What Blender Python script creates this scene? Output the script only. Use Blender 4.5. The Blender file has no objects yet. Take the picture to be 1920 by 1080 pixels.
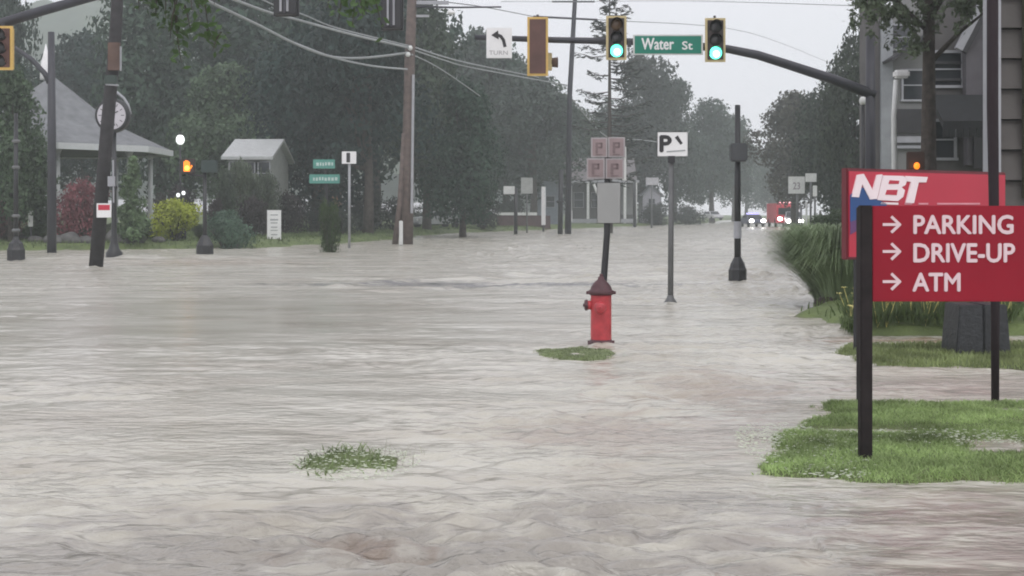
import bpy, bmesh, math, random
import numpy as np
from mathutils import Vector, Matrix, noise as mnoise
R = math.radians
PI = math.pi
random.seed(7); RNG = np.random.default_rng(11)
SC = bpy.context.scene

# ------------------------------------------------------------------ camera
HCAM = 1.6; FPX = 2400.0; HOR = 400.0
cam_d = bpy.data.cameras.new("camera"); cam = bpy.data.objects.new("camera", cam_d)
SC.collection.objects.link(cam); SC.camera = cam
cam.location = (0, 0, HCAM); cam.rotation_euler = (R(90), 0, 0)
cam_d.sensor_width = 36.0; cam_d.lens = 36.0 * FPX / 1920.0
cam_d.shift_y = -(540.0 - HOR) / 1920.0
cam_d.clip_start = 0.1; cam_d.clip_end = 4000

# ------------------------------------------------------------------ world, overcast daylight
W = bpy.data.worlds.new("World"); SC.world = W; W.use_nodes = True
nt = W.node_tree; bg = nt.nodes["Background"]
sky = nt.nodes.new("ShaderNodeTexSky"); sky.sky_type = 'NISHITA'; sky.sun_disc = False
sky.sun_elevation = R(48); sky.sun_rotation = R(200); sky.dust_density = 4.0
hs = nt.nodes.new("ShaderNodeHueSaturation"); hs.inputs['Saturation'].default_value = 0.15
mx = nt.nodes.new("ShaderNodeMix"); mx.data_type = 'RGBA'; mx.inputs[0].default_value = 0.88
nt.links.new(sky.outputs[0], hs.inputs['Color']); nt.links.new(hs.outputs[0], mx.inputs[6])
mx.inputs[7].default_value = (8.5, 8.15, 8.95, 1)          # thick even cloud over the clear sky
nt.links.new(mx.outputs[2], bg.inputs[0]); bg.inputs[1].default_value = 0.1
sd = bpy.data.lights.new("sun", 'SUN'); sun = bpy.data.objects.new("sun", sd); SC.collection.objects.link(sun)
sd.energy = 0.5; sd.angle = R(25); sd.color = (1.0, 0.97, 0.93)
sun.rotation_euler = (R(42), 0, R(200 - 180 + 0)); sun.location = (0, 0, 60)
SC.view_settings.view_transform = 'Standard'; SC.view_settings.look = 'None'
SC.view_settings.exposure = 0.56; SC.view_settings.gamma = 1.0
SC.cycles.volume_bounces = 1
SC.cycles.max_bounces = 6
SC.cycles.filter_width = 1.9

# ------------------------------------------------------------------ helpers
def at(px, py, Y):
    return Vector(((px - 960) * Y / FPX, Y, HCAM + (HOR - py) * Y / FPX))
def ax(px, Y): return (px - 960) * Y / FPX
def az(py, Y): return HCAM + (HOR - py) * Y / FPX

def wpos(o):
    v = Vector((0, 0, 0))
    while o is not None:
        v += Vector(o.location); o = o.parent
    return v
def tag(o, label=None, cat=None, group=None, kind=None):
    if label: o["label"] = label
    if cat: o["category"] = cat
    if group: o["group"] = group
    if kind: o["kind"] = kind
    return o
def thing(name, loc, label, cat, group=None):
    o = bpy.data.objects.new(name, None); SC.collection.objects.link(o)
    o.location = loc; o.empty_display_size = 0.3
    return tag(o, label, cat, group)
def link_mesh(name, me, mats, parent=None, loc=None):
    o = bpy.data.objects.new(name, me); SC.collection.objects.link(o)
    if parent: o.parent = parent
    elif loc is not None: o.location = loc
    for m in (mats if isinstance(mats, (list, tuple)) else [mats]): me.materials.append(m)
    return o

class MB:
    """collects shapes in world coordinates and links them as one mesh"""
    def __init__(s): s.v = []; s.f = []; s.m = []; s.cur = 0
    def add(s, vs, fs):
        b = len(s.v); s.v += [Vector(v) for v in vs]
        s.f += [[b + i for i in f] for f in fs]; s.m += [s.cur] * len(fs); return s
    def box(s, c, d, M=None):
        c = Vector(c); x, y, z = d[0] / 2, d[1] / 2, d[2] / 2
        vs = [Vector((i, j, k)) for i in (-x, x) for j in (-y, y) for k in (-z, z)]
        if M is not None: vs = [M @ v for v in vs]
        return s.add([c + v for v in vs], [(0, 1, 3, 2), (4, 6, 7, 5), (0, 4, 5, 1), (2, 3, 7, 6), (0, 2, 6, 4), (1, 5, 7, 3)])
    def tube(s, pts, rad, n=10, cap=True):
        pts = [Vector(p) for p in pts]
        if not isinstance(rad, (list, tuple)): rad = [rad] * len(pts)
        rings = []; ref = None
        for i, p in enumerate(pts):
            a = pts[max(i - 1, 0)]; b = pts[min(i + 1, len(pts) - 1)]
            t = (b - a).normalized()
            if ref is None: ref = Vector((1, 0, 0)) if abs(t.x) < 0.8 else Vector((0, 0, 1))
            u = (ref - t * ref.dot(t)).normalized(); w = t.cross(u); ref = u
            rings.append([p + (u * math.cos(2 * PI * k / n) + w * math.sin(2 * PI * k / n)) * rad[i] for k in range(n)])
        vs = [v for r in rings for v in r]; fs = []
        for i in range(len(pts) - 1):
            for k in range(n):
                k2 = (k + 1) % n
                fs.append((i * n + k, i * n + k2, (i + 1) * n + k2, (i + 1) * n + k))
        if cap: fs.append(tuple(range(n))[::-1]); fs.append(tuple((len(pts) - 1) * n + k for k in range(n)))
        return s.add(vs, fs)
    def lathe(s, c, prof, n=18, axis='z'):
        c = Vector(c); vs = []; fs = []
        for (r, h) in prof:
            for k in range(n):
                a = 2 * PI * k / n; x, y = r * math.cos(a), r * math.sin(a)
                p = {'z': (x, y, h), 'y': (x, h, y), 'x': (h, x, y)}[axis]
                vs.append(c + Vector(p))
        for i in range(len(prof) - 1):
            for k in range(n):
                k2 = (k + 1) % n
                fs.append((i * n + k, i * n + k2, (i + 1) * n + k2, (i + 1) * n + k))
        fs.append(tuple(range(n))[::-1]); fs.append(tuple((len(prof) - 1) * n + k for k in range(n)))
        return s.add(vs, fs)
    def sphere(s, c, r, n=12, sq=(1, 1, 1)):
        prof = [(max(0.001, math.sin(PI * i / n)) , -math.cos(PI * i / n)) for i in range(n + 1)]
        b = len(s.v); s.lathe((0, 0, 0), [(a * r, h * r) for a, h in prof], n=n + 4)
        for i in range(b, len(s.v)):
            v = s.v[i]; s.v[i] = Vector((v.x * sq[0], v.y * sq[1], v.z * sq[2])) + Vector(c)
        return s
    def prism(s, poly, d, M=None, c=(0, 0, 0)):
        """poly in x,z ; extruded along +y by d"""
        n = len(poly); vs = [Vector((x, 0, z)) for x, z in poly] + [Vector((x, d, z)) for x, z in poly]
        if M is not None: vs = [M @ v for v in vs]
        fs = [tuple(range(n)), tuple(range(n, 2 * n))[::-1]] + [(i, i + n, (i + 1) % n + n, (i + 1) % n) for i in range(n)]
        return s.add([Vector(c) + v for v in vs], fs)
    def build(s, name, mats, parent=None, smooth=False, bevel=0, loc=None):
        off = wpos(parent) if parent else (Vector(loc) if loc is not None else Vector((0, 0, 0)))
        me = bpy.data.meshes.new(name)
        me.from_pydata([tuple(v - off) for v in s.v], [], s.f); me.update()
        bm = bmesh.new(); bm.from_mesh(me)
        bmesh.ops.recalc_face_normals(bm, faces=bm.faces)
        if bevel: bmesh.ops.bevel(bm, geom=bm.edges[:], offset=bevel, segments=2, affect='EDGES', clamp_overlap=True)
        bm.to_mesh(me); bm.free()
        if not bevel:
            for p, m in zip(me.polygons, s.m): p.material_index = m
        if smooth:
            me.polygons.foreach_set('use_smooth', [len(p.vertices) <= 4 for p in me.polygons])
        return link_mesh(name, me, mats, parent, loc)

def copy_tree(o, parent=None):
    c = o.copy(); SC.collection.objects.link(c); c.parent = parent
    for ch in list(o.children): copy_tree(ch, c)
    return c

def text_mesh(name, body, x0, x1, z0, z1, y, m, parent, depth=0.004, bold=0.0, shear=0.0, M=None):
    """lettering fitted in the box x0..x1, z0..z1 on the plane y (or in the frame M), standing proud of its panel"""
    cu = bpy.data.curves.new(name, 'FONT'); cu.body = body; cu.size = 1.0
    cu.extrude = 0.01; cu.shear = shear; cu.resolution_u = 3
    tmp = bpy.data.objects.new(name, cu); SC.collection.objects.link(tmp)
    bpy.context.view_layer.update()
    me = bpy.data.meshes.new_from_object(tmp.evaluated_get(bpy.context.evaluated_depsgraph_get()))
    bpy.data.objects.remove(tmp); bpy.data.curves.remove(cu)
    n = len(me.vertices); co = np.empty(n * 3); me.vertices.foreach_get('co', co); co = co.reshape(-1, 3)
    mn = co.min(0); mxv = co.max(0)
    X = x0 + (co[:, 0] - mn[0]) / (mxv[0] - mn[0]) * (x1 - x0)
    Z = z0 + (co[:, 1] - mn[1]) / (mxv[1] - mn[1]) * (z1 - z0)
    Yv = y - depth * (co[:, 2] - mn[2]) / (mxv[2] - mn[2])
    P = np.stack([X, Yv, Z], 1)
    if M is not None:
        A = np.array(M); P = P @ A[:3, :3].T + A[:3, 3]
    off = np.array(wpos(parent)); P = P - off
    b = bold * (z1 - z0); sh = [(0, 0)] + ([(-b, 0), (b, 0), (0, -b), (0, b)] if bold else [])
    fs = [tuple(p.vertices) for p in me.polygons]; V = []; Fs = []
    for k, (dx, dz) in enumerate(sh):
        V += (P + np.array([dx, -0.0005 * k, dz])).tolist(); Fs += [tuple(i + k * n for i in f) for f in fs]
    bpy.data.meshes.remove(me); me = bpy.data.meshes.new(name); me.from_pydata(V, [], Fs); me.update()
    return link_mesh(name, me, m, parent)

# ------------------------------------------------------------------ materials
def mat(name, col, rough=0.6, metal=0.0, var=0.12, scale=3.0, bump=0.0, bscale=20.0, col2=None, emit=None, estr=0.0, spec=0.5):
    m = bpy.data.materials.new(name); m.use_nodes = True; t = m.node_tree; b = t.nodes["Principled BSDF"]
    b.inputs['Roughness'].default_value = rough; b.inputs['Metallic'].default_value = metal
    b.inputs['Specular IOR Level'].default_value = spec
    tc = t.nodes.new("ShaderNodeTexCoord")
    n = t.nodes.new("ShaderNodeTexNoise"); n.inputs['Scale'].default_value = scale; n.inputs['Detail'].default_value = 5
    t.links.new(tc.outputs['Object'], n.inputs['Vector'])
    r = t.nodes.new("ShaderNodeValToRGB"); r.color_ramp.elements[0].position = 0.3; r.color_ramp.elements[1].position = 0.7
    c2 = col2 if col2 else tuple(min(1, c * (1 + var)) for c in col)
    c1 = tuple(c * (1 - var) for c in col) if not col2 else col
    r.color_ramp.elements[0].color = (*c1, 1); r.color_ramp.elements[1].color = (*c2, 1)
    t.links.new(n.outputs['Fac'], r.inputs[0]); t.links.new(r.outputs[0], b.inputs['Base Color'])
    if bump:
        n2 = t.nodes.new("ShaderNodeTexNoise"); n2.inputs['Scale'].default_value = bscale; n2.inputs['Detail'].default_value = 6
        t.links.new(tc.outputs['Object'], n2.inputs['Vector'])
        bp = t.nodes.new("ShaderNodeBump"); bp.inputs['Strength'].default_value = bump; bp.inputs['Distance'].default_value = 0.05
        t.links.new(n2.outputs['Fac'], bp.inputs['Height']); t.links.new(bp.outputs[0], b.inputs['Normal'])
    if emit:
        b.inputs['Emission Color'].default_value = (*emit, 1); b.inputs['Emission Strength'].default_value = estr
    return m

def leaf_mat(name):
    """foliage: tint comes from the object's own colour, with clumps of lighter and darker leaves"""
    m = bpy.data.materials.new(name); m.use_nodes = True; t = m.node_tree; b = t.nodes["Principled BSDF"]
    oi = t.nodes.new("ShaderNodeObjectInfo"); tc = t.nodes.new("ShaderNodeTexCoord")
    n = t.nodes.new("ShaderNodeTexNoise"); n.inputs['Scale'].default_value = 0.55; n.inputs['Detail'].default_value = 7
    t.links.new(tc.outputs['Object'], n.inputs['Vector'])
    r = t.nodes.new("ShaderNodeMapRange"); r.inputs[1].default_value = 0.36; r.inputs[2].default_value = 0.64
    r.inputs[3].default_value = 0.5; r.inputs[4].default_value = 1.75
    n_f = t.nodes.new('ShaderNodeTexNoise'); n_f.inputs['Scale'].default_value = 2.2; n_f.inputs['Detail'].default_value = 3; t.links.new(tc.outputs['Object'], n_f.inputs['Vector'])
    av = t.nodes.new('ShaderNodeMath'); av.operation = 'MULTIPLY_ADD'; av.inputs[1].default_value = 0.45; t.links.new(n_f.outputs['Fac'], av.inputs[0]); sc_ = t.nodes.new('ShaderNodeMath'); sc_.operation = 'MULTIPLY'; sc_.inputs[1].default_value = 0.55; t.links.new(n.outputs['Fac'], sc_.inputs[0]); t.links.new(sc_.outputs[0], av.inputs[2]); t.links.new(av.outputs[0], r.inputs[0])
    mu = t.nodes.new("ShaderNodeVectorMath"); mu.operation = 'SCALE'
    t.links.new(oi.outputs['Color'], mu.inputs[0]); t.links.new(r.outputs[0], mu.inputs['Scale'])
    t.links.new(mu.outputs[0], b.inputs['Base Color']); b.inputs['Roughness'].default_value = 0.55
    b.inputs['Specular IOR Level'].default_value = 0.3
    tr = t.nodes.new("ShaderNodeBsdfTranslucent"); t.links.new(mu.outputs[0], tr.inputs[0])
    ms = t.nodes.new("ShaderNodeMixShader"); ms.inputs[0].default_value = 0.3
    t.links.new(b.outputs[0], ms.inputs[1]); t.links.new(tr.outputs[0], ms.inputs[2])
    t.links.new(ms.outputs[0], t.nodes["Material Output"].inputs[0])
    return m

LEAF = leaf_mat("leaves")
M_bark = mat("bark", (0.06, 0.05, 0.042), 0.9, var=0.4, scale=6, bump=0.6, bscale=25)
M_polewood = mat("weathered_pole_wood", (0.085, 0.066, 0.058), 0.85, var=0.3, scale=4, bump=0.4, bscale=30, col2=(0.15, 0.115, 0.10))
M_darkpole = mat("dark_creosote_wood", (0.028, 0.026, 0.028), 0.75, var=0.35, scale=5, bump=0.4, bscale=30)
M_blackpaint = mat("black_painted_metal", (0.018, 0.019, 0.021), 0.42, var=0.2)
M_mast = mat("dark_mast_paint", (0.035, 0.036, 0.045), 0.5, var=0.2)
M_galv = mat("galvanised_steel", (0.30, 0.31, 0.32), 0.5, metal=0.5, var=0.15)
M_greypost = mat("dull_grey_post", (0.12, 0.125, 0.125), 0.55, var=0.2)
M_white = mat("white_sign_paint", (0.78, 0.79, 0.78), 0.5, var=0.05)
M_offwhite = mat("off_white_paint", (0.62, 0.64, 0.62), 0.6, var=0.1)
M_black = mat("black_lettering", (0.02, 0.02, 0.022), 0.5, var=0.1)
M_green = mat("green_sign_sheeting", (0.0, 0.19, 0.125), 0.4, var=0.06)
M_palegreen = mat("faded_green_sheeting", (0.08, 0.27, 0.22), 0.45, var=0.08)
M_red = mat("red_sign_panel", (0.27, 0.010, 0.024), 0.6, var=0.10, scale=1.2, spec=.2)
M_redface = mat("bright_red_sign_face", (0.50, 0.025, 0.055), 0.4, var=0.06, scale=1.0)
M_blue = mat("blue_sign_sheeting", (0.015, 0.07, 0.23), 0.4, var=0.1)
M_letter = mat("pinkish_white_lettering", (0.72, 0.56, 0.58), 0.5, var=0.04)
M_nbt = mat("white_pink_lettering", (0.90, 0.78, 0.80), 0.5, var=0.04)
M_hyd = mat("red_hydrant_paint", (0.46, 0.05, 0.06), 0.42, var=0.25, scale=8, bump=0.1)
M_hydd = mat("dark_weathered_bonnet", (0.075, 0.03, 0.035), 0.6, var=0.3, scale=10)
M_yel = mat("yellow_signal_housing", (0.62, 0.42, 0.12), 0.5, var=0.12)
M_yelp = mat("pale_signal_housing", (0.55, 0.46, 0.24), 0.5, var=0.12)
M_sigface = mat("dark_signal_face", (0.035, 0.025, 0.022), 0.6, var=0.2)
M_sigbrown = mat("dark_brown_signal_face", (0.105, 0.05, 0.04), 0.6, var=0.25)
M_lensoff = mat("unlit_lens", (0.03, 0.03, 0.03), 0.25)
M_lensamber = mat("unlit_amber_lens", (0.09, 0.05, 0.02), 0.3)
M_lit_green = mat("lit_green_lens", (0.05, 0.6, 0.45), 0.3, emit=(0.10, 1.0, 0.62), estr=2.6)
M_lit_core = mat("lit_green_core", (0.3, 0.9, 0.7), 0.3, emit=(0.55, 1.0, 0.85), estr=2.6)
M_lit_orange = mat("lit_orange_hand", (0.8, 0.25, 0.02), 0.3, emit=(1.0, 0.22, 0.01), estr=1.15)
M_lit_hot = mat("lit_orange_core", (0.9, 0.5, 0.1), 0.3, emit=(1.0, 0.50, 0.06), estr=1.3)
M_globe = mat("lit_white_globe", (0.85, 0.87, 0.86), 0.3, emit=(0.95, 1.0, 0.97), estr=0.75)
M_head = mat("lit_headlight", (0.9, 0.9, 0.85), 0.2, emit=(1.0, 0.97, 0.9), estr=9.0)
M_roofg = mat("grey_shingle_roof", (0.17, 0.18, 0.185), 0.85, var=0.2, scale=2, bump=0.5, bscale=12)
M_fascia = mat("white_fascia", (0.50, 0.53, 0.52), 0.6, var=0.05)
M_siding = mat("grey_lap_siding", (0.085, 0.078, 0.072), 0.7, var=0.18, scale=1.5, bump=0.2, bscale=8)
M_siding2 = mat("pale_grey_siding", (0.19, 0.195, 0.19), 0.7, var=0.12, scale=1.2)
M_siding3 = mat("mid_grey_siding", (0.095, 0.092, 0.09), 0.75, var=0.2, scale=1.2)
M_trim = mat("light_trim", (0.33, 0.34, 0.36), 0.6, var=0.1)
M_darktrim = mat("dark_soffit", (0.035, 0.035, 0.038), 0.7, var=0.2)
M_awning = mat("charcoal_awning_cloth", (0.011, 0.013, 0.014), 0.8, var=0.3, scale=6)
M_glass = mat("dark_window_glass", (0.03, 0.035, 0.04), 0.12, var=0.1)
M_granite = mat("dark_granite", (0.028, 0.031, 0.034), 0.5, var=0.35, scale=14, bump=0.2, bscale=30)
M_rock = mat("grey_boulder", (0.10, 0.10, 0.095), 0.85, var=0.4, scale=4, bump=0.7, bscale=9)
M_brick = mat("tan_brick", (0.27, 0.15, 0.10), 0.8, var=0.15, scale=3)
M_wire = mat("pale_cable_sheath", (0.28, 0.30, 0.30), 0.5, var=0.1)
M_wired = mat("dark_cable_sheath", (0.05, 0.055, 0.06), 0.5, var=0.1)
M_brown = mat("brown_painted_wood", (0.09, 0.055, 0.055), 0.8, var=0.2)
M_pink = mat("faded_red_sign_face", (0.25, 0.195, 0.195), 0.5, var=0.12, scale=6)
M_pinkd = mat("faded_red_print", (0.165, 0.125, 0.125), 0.5, var=0.1)
M_greyrim = mat("dirty_sign_rim", (0.33, 0.31, 0.31), 0.5)
M_greyback = mat("bare_aluminium_sign_back", (0.30, 0.31, 0.30), 0.5, metal=0.3, var=0.06)
M_tyre = mat("tyre_rubber", (0.02, 0.02, 0.02), 0.8)
M_orangebox = mat("weathered_brown_box", (0.10, 0.06, 0.045), 0.7, var=0.3)

# ------------------------------------------------------------------ terrain heights
def sdpoly(X, Y, poly):
    """signed distance to polygon, positive inside"""
    d = np.full(X.shape, 1e18); ins = np.zeros(X.shape, bool); n = len(poly)
    for i in range(n):
        x0, y0 = poly[i]; x1, y1 = poly[(i + 1) % n]
        ex, ey = x1 - x0, y1 - y0
        t = np.clip(((X - x0) * ex + (Y - y0) * ey) / (ex * ex + ey * ey), 0, 1)
        d = np.minimum(d, (X - x0 - ex * t) ** 2 + (Y - y0 - ey * t) ** 2)
        c = ((y0 > Y) != (y1 > Y)) & (X < (x1 - x0) * (Y - y0) / (y1 - y0 + 1e-12) + x0)
        ins ^= c
    d = np.sqrt(d); return np.where(ins, d, -d)
def hash2(i, j, s):
    n = (i.astype(np.int64) * 374761393 + j.astype(np.int64) * 668265263 + s * 1274126177) & 0x7fffffff
    n = ((n ^ (n >> 13)) * 1274126177) & 0x7fffffff
    return ((n ^ (n >> 16)) & 0xffff) / 65535.0
def vnoise(X, Y, s=0):
    i = np.floor(X); j = np.floor(Y); u = X - i; v = Y - j
    u = u * u * u * (u * (u * 6 - 15) + 10); v = v * v * v * (v * (v * 6 - 15) + 10)
    a = hash2(i, j, s); b = hash2(i + 1, j, s); c = hash2(i, j + 1, s); d = hash2(i + 1, j + 1, s)
    return (a * (1 - u) + b * u) * (1 - v) + (c * (1 - u) + d * u) * v - 0.5
def rot(X, Y, a): return X * math.cos(a) + Y * math.sin(a), -X * math.sin(a) + Y * math.cos(a)

LEFT = [(-600, 50), (-80, 52), (-36, 53), (-19.7, 55.5), (-12, 59), (-8.2, 71), (-4.8, 104), (2, 120), (13, 154), (30, 200), (50, 300), (150, 600), (160, 1500), (-900, 1500), (-900, 50)]
RIGHT = [(4.35, 16.6), (9, 16.3), (30, 16), (700, 14), (900, 1500), (230, 1500), (168, 600), (62, 300), (44, 200), (33, 150), (20.6, 92), (9.5, 42), (5.2, 22.5), (4.3, 20)]
LAWN = [(1.20, 7.45), (1.5, 8.2), (1.85, 9.3), (2.45, 10.75), (3.2, 10.95), (4.6, 10.9), (8, 10.7), (14, 10.5), (14, 7.0), (8, 7.15), (3.0, 7.28), (2.0, 7.38)]
STRIP = [(3.35, 14.4), (3.85, 15.6), (5.5, 15.8), (14, 15.4), (14, 12.2), (6, 12.7), (3.75, 13.0)]
def gz_arr(X, Y):
    w = vnoise(X * 1.1, Y * 1.1, 3) * 0.5 + vnoise(X * 3.3, Y * 3.3, 4) * 0.2
    near = np.clip(1 - Y / 60, 0.2, 1)
    z = np.full(X.shape, -0.35)
    def add(z, sd, hmax, wd, base=-0.35):
        t = np.clip((sd + wd) / (2 * wd), 0, 1); t = t * t * (3 - 2 * t)
        return np.maximum(z, base + (hmax - base) * t)
    sl = sdpoly(X, Y, LEFT) + w * 2
    z = add(z, sl, 0.30, 1.6); z = z + np.clip(sl - 3, 0, 250) * 0.008
    sr = sdpoly(X, Y, RIGHT) + w * 0.8
    z = add(z, sr, 0.16, 0.6); z = np.where(sr > 2, z + np.clip(sr - 2, 0, 200) * 0.01, z)
    sn = sdpoly(X, Y, LAWN) + w * 0.55 + 0.16 * vnoise(X * 9, Y * 9, 9)
    pu = vnoise(X * 1.2, Y * 3.4, 8)
    z = add(z, sn, 0.032, 0.34) - np.where(sn > -0.3, np.clip(pu - 0.14, 0, 1) * 0.17, 0)
    ss = sdpoly(X, Y, STRIP) + w * 0.5
    z = add(z, ss, 0.035, 0.4)
    hy = 0.52 - np.sqrt(((X - 0.82) / 1.25) ** 2 + ((Y - 14.35) / 1.9) ** 2) + w * 0.45
    z = add(z, hy, 0.042, 0.22)
    tf = 0.36 - np.sqrt(((X + 1.02) / 1.1) ** 2 + ((Y - 8.2) / 1.7) ** 2) + w * 0.4
    z = add(z, tf, 0.012, 0.15)
    return z
def gz(x, y): return float(gz_arr(np.array([float(x)]), np.array([float(y)]))[0])

def grid_mesh(name, xs_fn, ys, nx, zf):
    ny = len(ys); U = np.linspace(-1, 1, nx)
    X = np.stack([xs_fn(U, y) for y in ys]); Y = np.repeat(ys[:, None], nx, 1)
    Z = zf(X, Y)
    co = np.stack([X, Y, Z], -1).reshape(-1, 3).astype(np.float32)
    i = np.arange(ny - 1)[:, None] * nx + np.arange(nx - 1)[None]
    q = np.stack([i, i + 1, i + nx + 1, i + nx], -1).reshape(-1, 4)
    return np_mesh(name, co, q, smooth=True)
def np_mesh(name, co, quads, smooth=False):
    me = bpy.data.meshes.new(name); nv = len(co); nf = len(quads); k = quads.shape[1]
    me.vertices.add(nv); me.vertices.foreach_set('co', co.astype(np.float32).ravel())
    me.loops.add(nf * k); me.loops.foreach_set('vertex_index', quads.astype(np.int32).ravel())
    me.polygons.add(nf); me.polygons.foreach_set('loop_start', np.arange(0, nf * k, k, dtype=np.int32))
    me.polygons.foreach_set('loop_total', np.full(nf, k, dtype=np.int32))
    if smooth: me.polygons.foreach_set('use_smooth', np.ones(nf, bool))
    me.update(calc_edges=True); me.validate(); return me

# ground: one sheet to the horizon
def ground_mat():
    m = bpy.data.materials.new("wet_lawn_ground"); m.use_nodes = True; t = m.node_tree; b = t.nodes["Principled BSDF"]
    g = t.nodes.new("ShaderNodeNewGeometry"); sep = t.nodes.new("ShaderNodeSeparateXYZ"); t.links.new(g.outputs['Position'], sep.inputs[0])
    n = t.nodes.new("ShaderNodeTexNoise"); n.inputs['Scale'].default_value = 1.4; n.inputs['Detail'].default_value = 8
    t.links.new(g.outputs['Position'], n.inputs['Vector'])
    r = t.nodes.new("ShaderNodeValToRGB"); e = r.color_ramp.elements
    e[0].position = 0.32; e[0].color = (0.075, 0.105, 0.035, 1); e[1].position = 0.68; e[1].color = (0.14, 0.19, 0.06, 1)
    t.links.new(n.outputs['Fac'], r.inputs[0])
    mr = t.nodes.new("ShaderNodeMapRange"); mr.inputs[1].default_value = -0.05; mr.inputs[2].default_value = 0.02
    t.links.new(sep.outputs[2], mr.inputs[0])
    mxn = t.nodes.new("ShaderNodeMix"); mxn.data_type = 'RGBA'
    mxn.inputs[6].default_value = (0.11, 0.09, 0.065, 1); t.links.new(mr.outputs[0], mxn.inputs[0]); t.links.new(r.outputs[0], mxn.inputs[7])
    t.links.new(mxn.outputs[2], b.inputs['Base Color']); b.inputs['Roughness'].default_value = 0.8
    n2 = t.nodes.new("ShaderNodeTexNoise"); n2.inputs['Scale'].default_value = 14; n2.inputs['Detail'].default_value = 6
    t.links.new(g.outputs['Position'], n2.inputs['Vector'])
    bp = t.nodes.new("ShaderNodeBump"); bp.inputs['Strength'].default_value = 0.7; bp.inputs['Distance'].default_value = 0.05
    t.links.new(n2.outputs['Fac'], bp.inputs['Height']); t.links.new(bp.outputs[0], b.inputs['Normal'])
    return m
ysg = np.concatenate([[-40, -10], np.geomspace(1, 900, 420)])
def gx(U, y): return np.sign(U) * (np.abs(U) ** 1.0 * (0.75 * max(y, 3) + 4)) * (1 + 0 * U) + np.sign(U) * np.clip(np.abs(U) - 0.93, 0, 1) / 0.07 * 480 * (1 - min(max(y, 0) / 1000, 0.95) * 0.9)
gm = grid_mesh("ground", gx, ysg, 420, gz_arr)
tag(link_mesh("ground", gm, ground_mat()), kind="structure")

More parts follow.
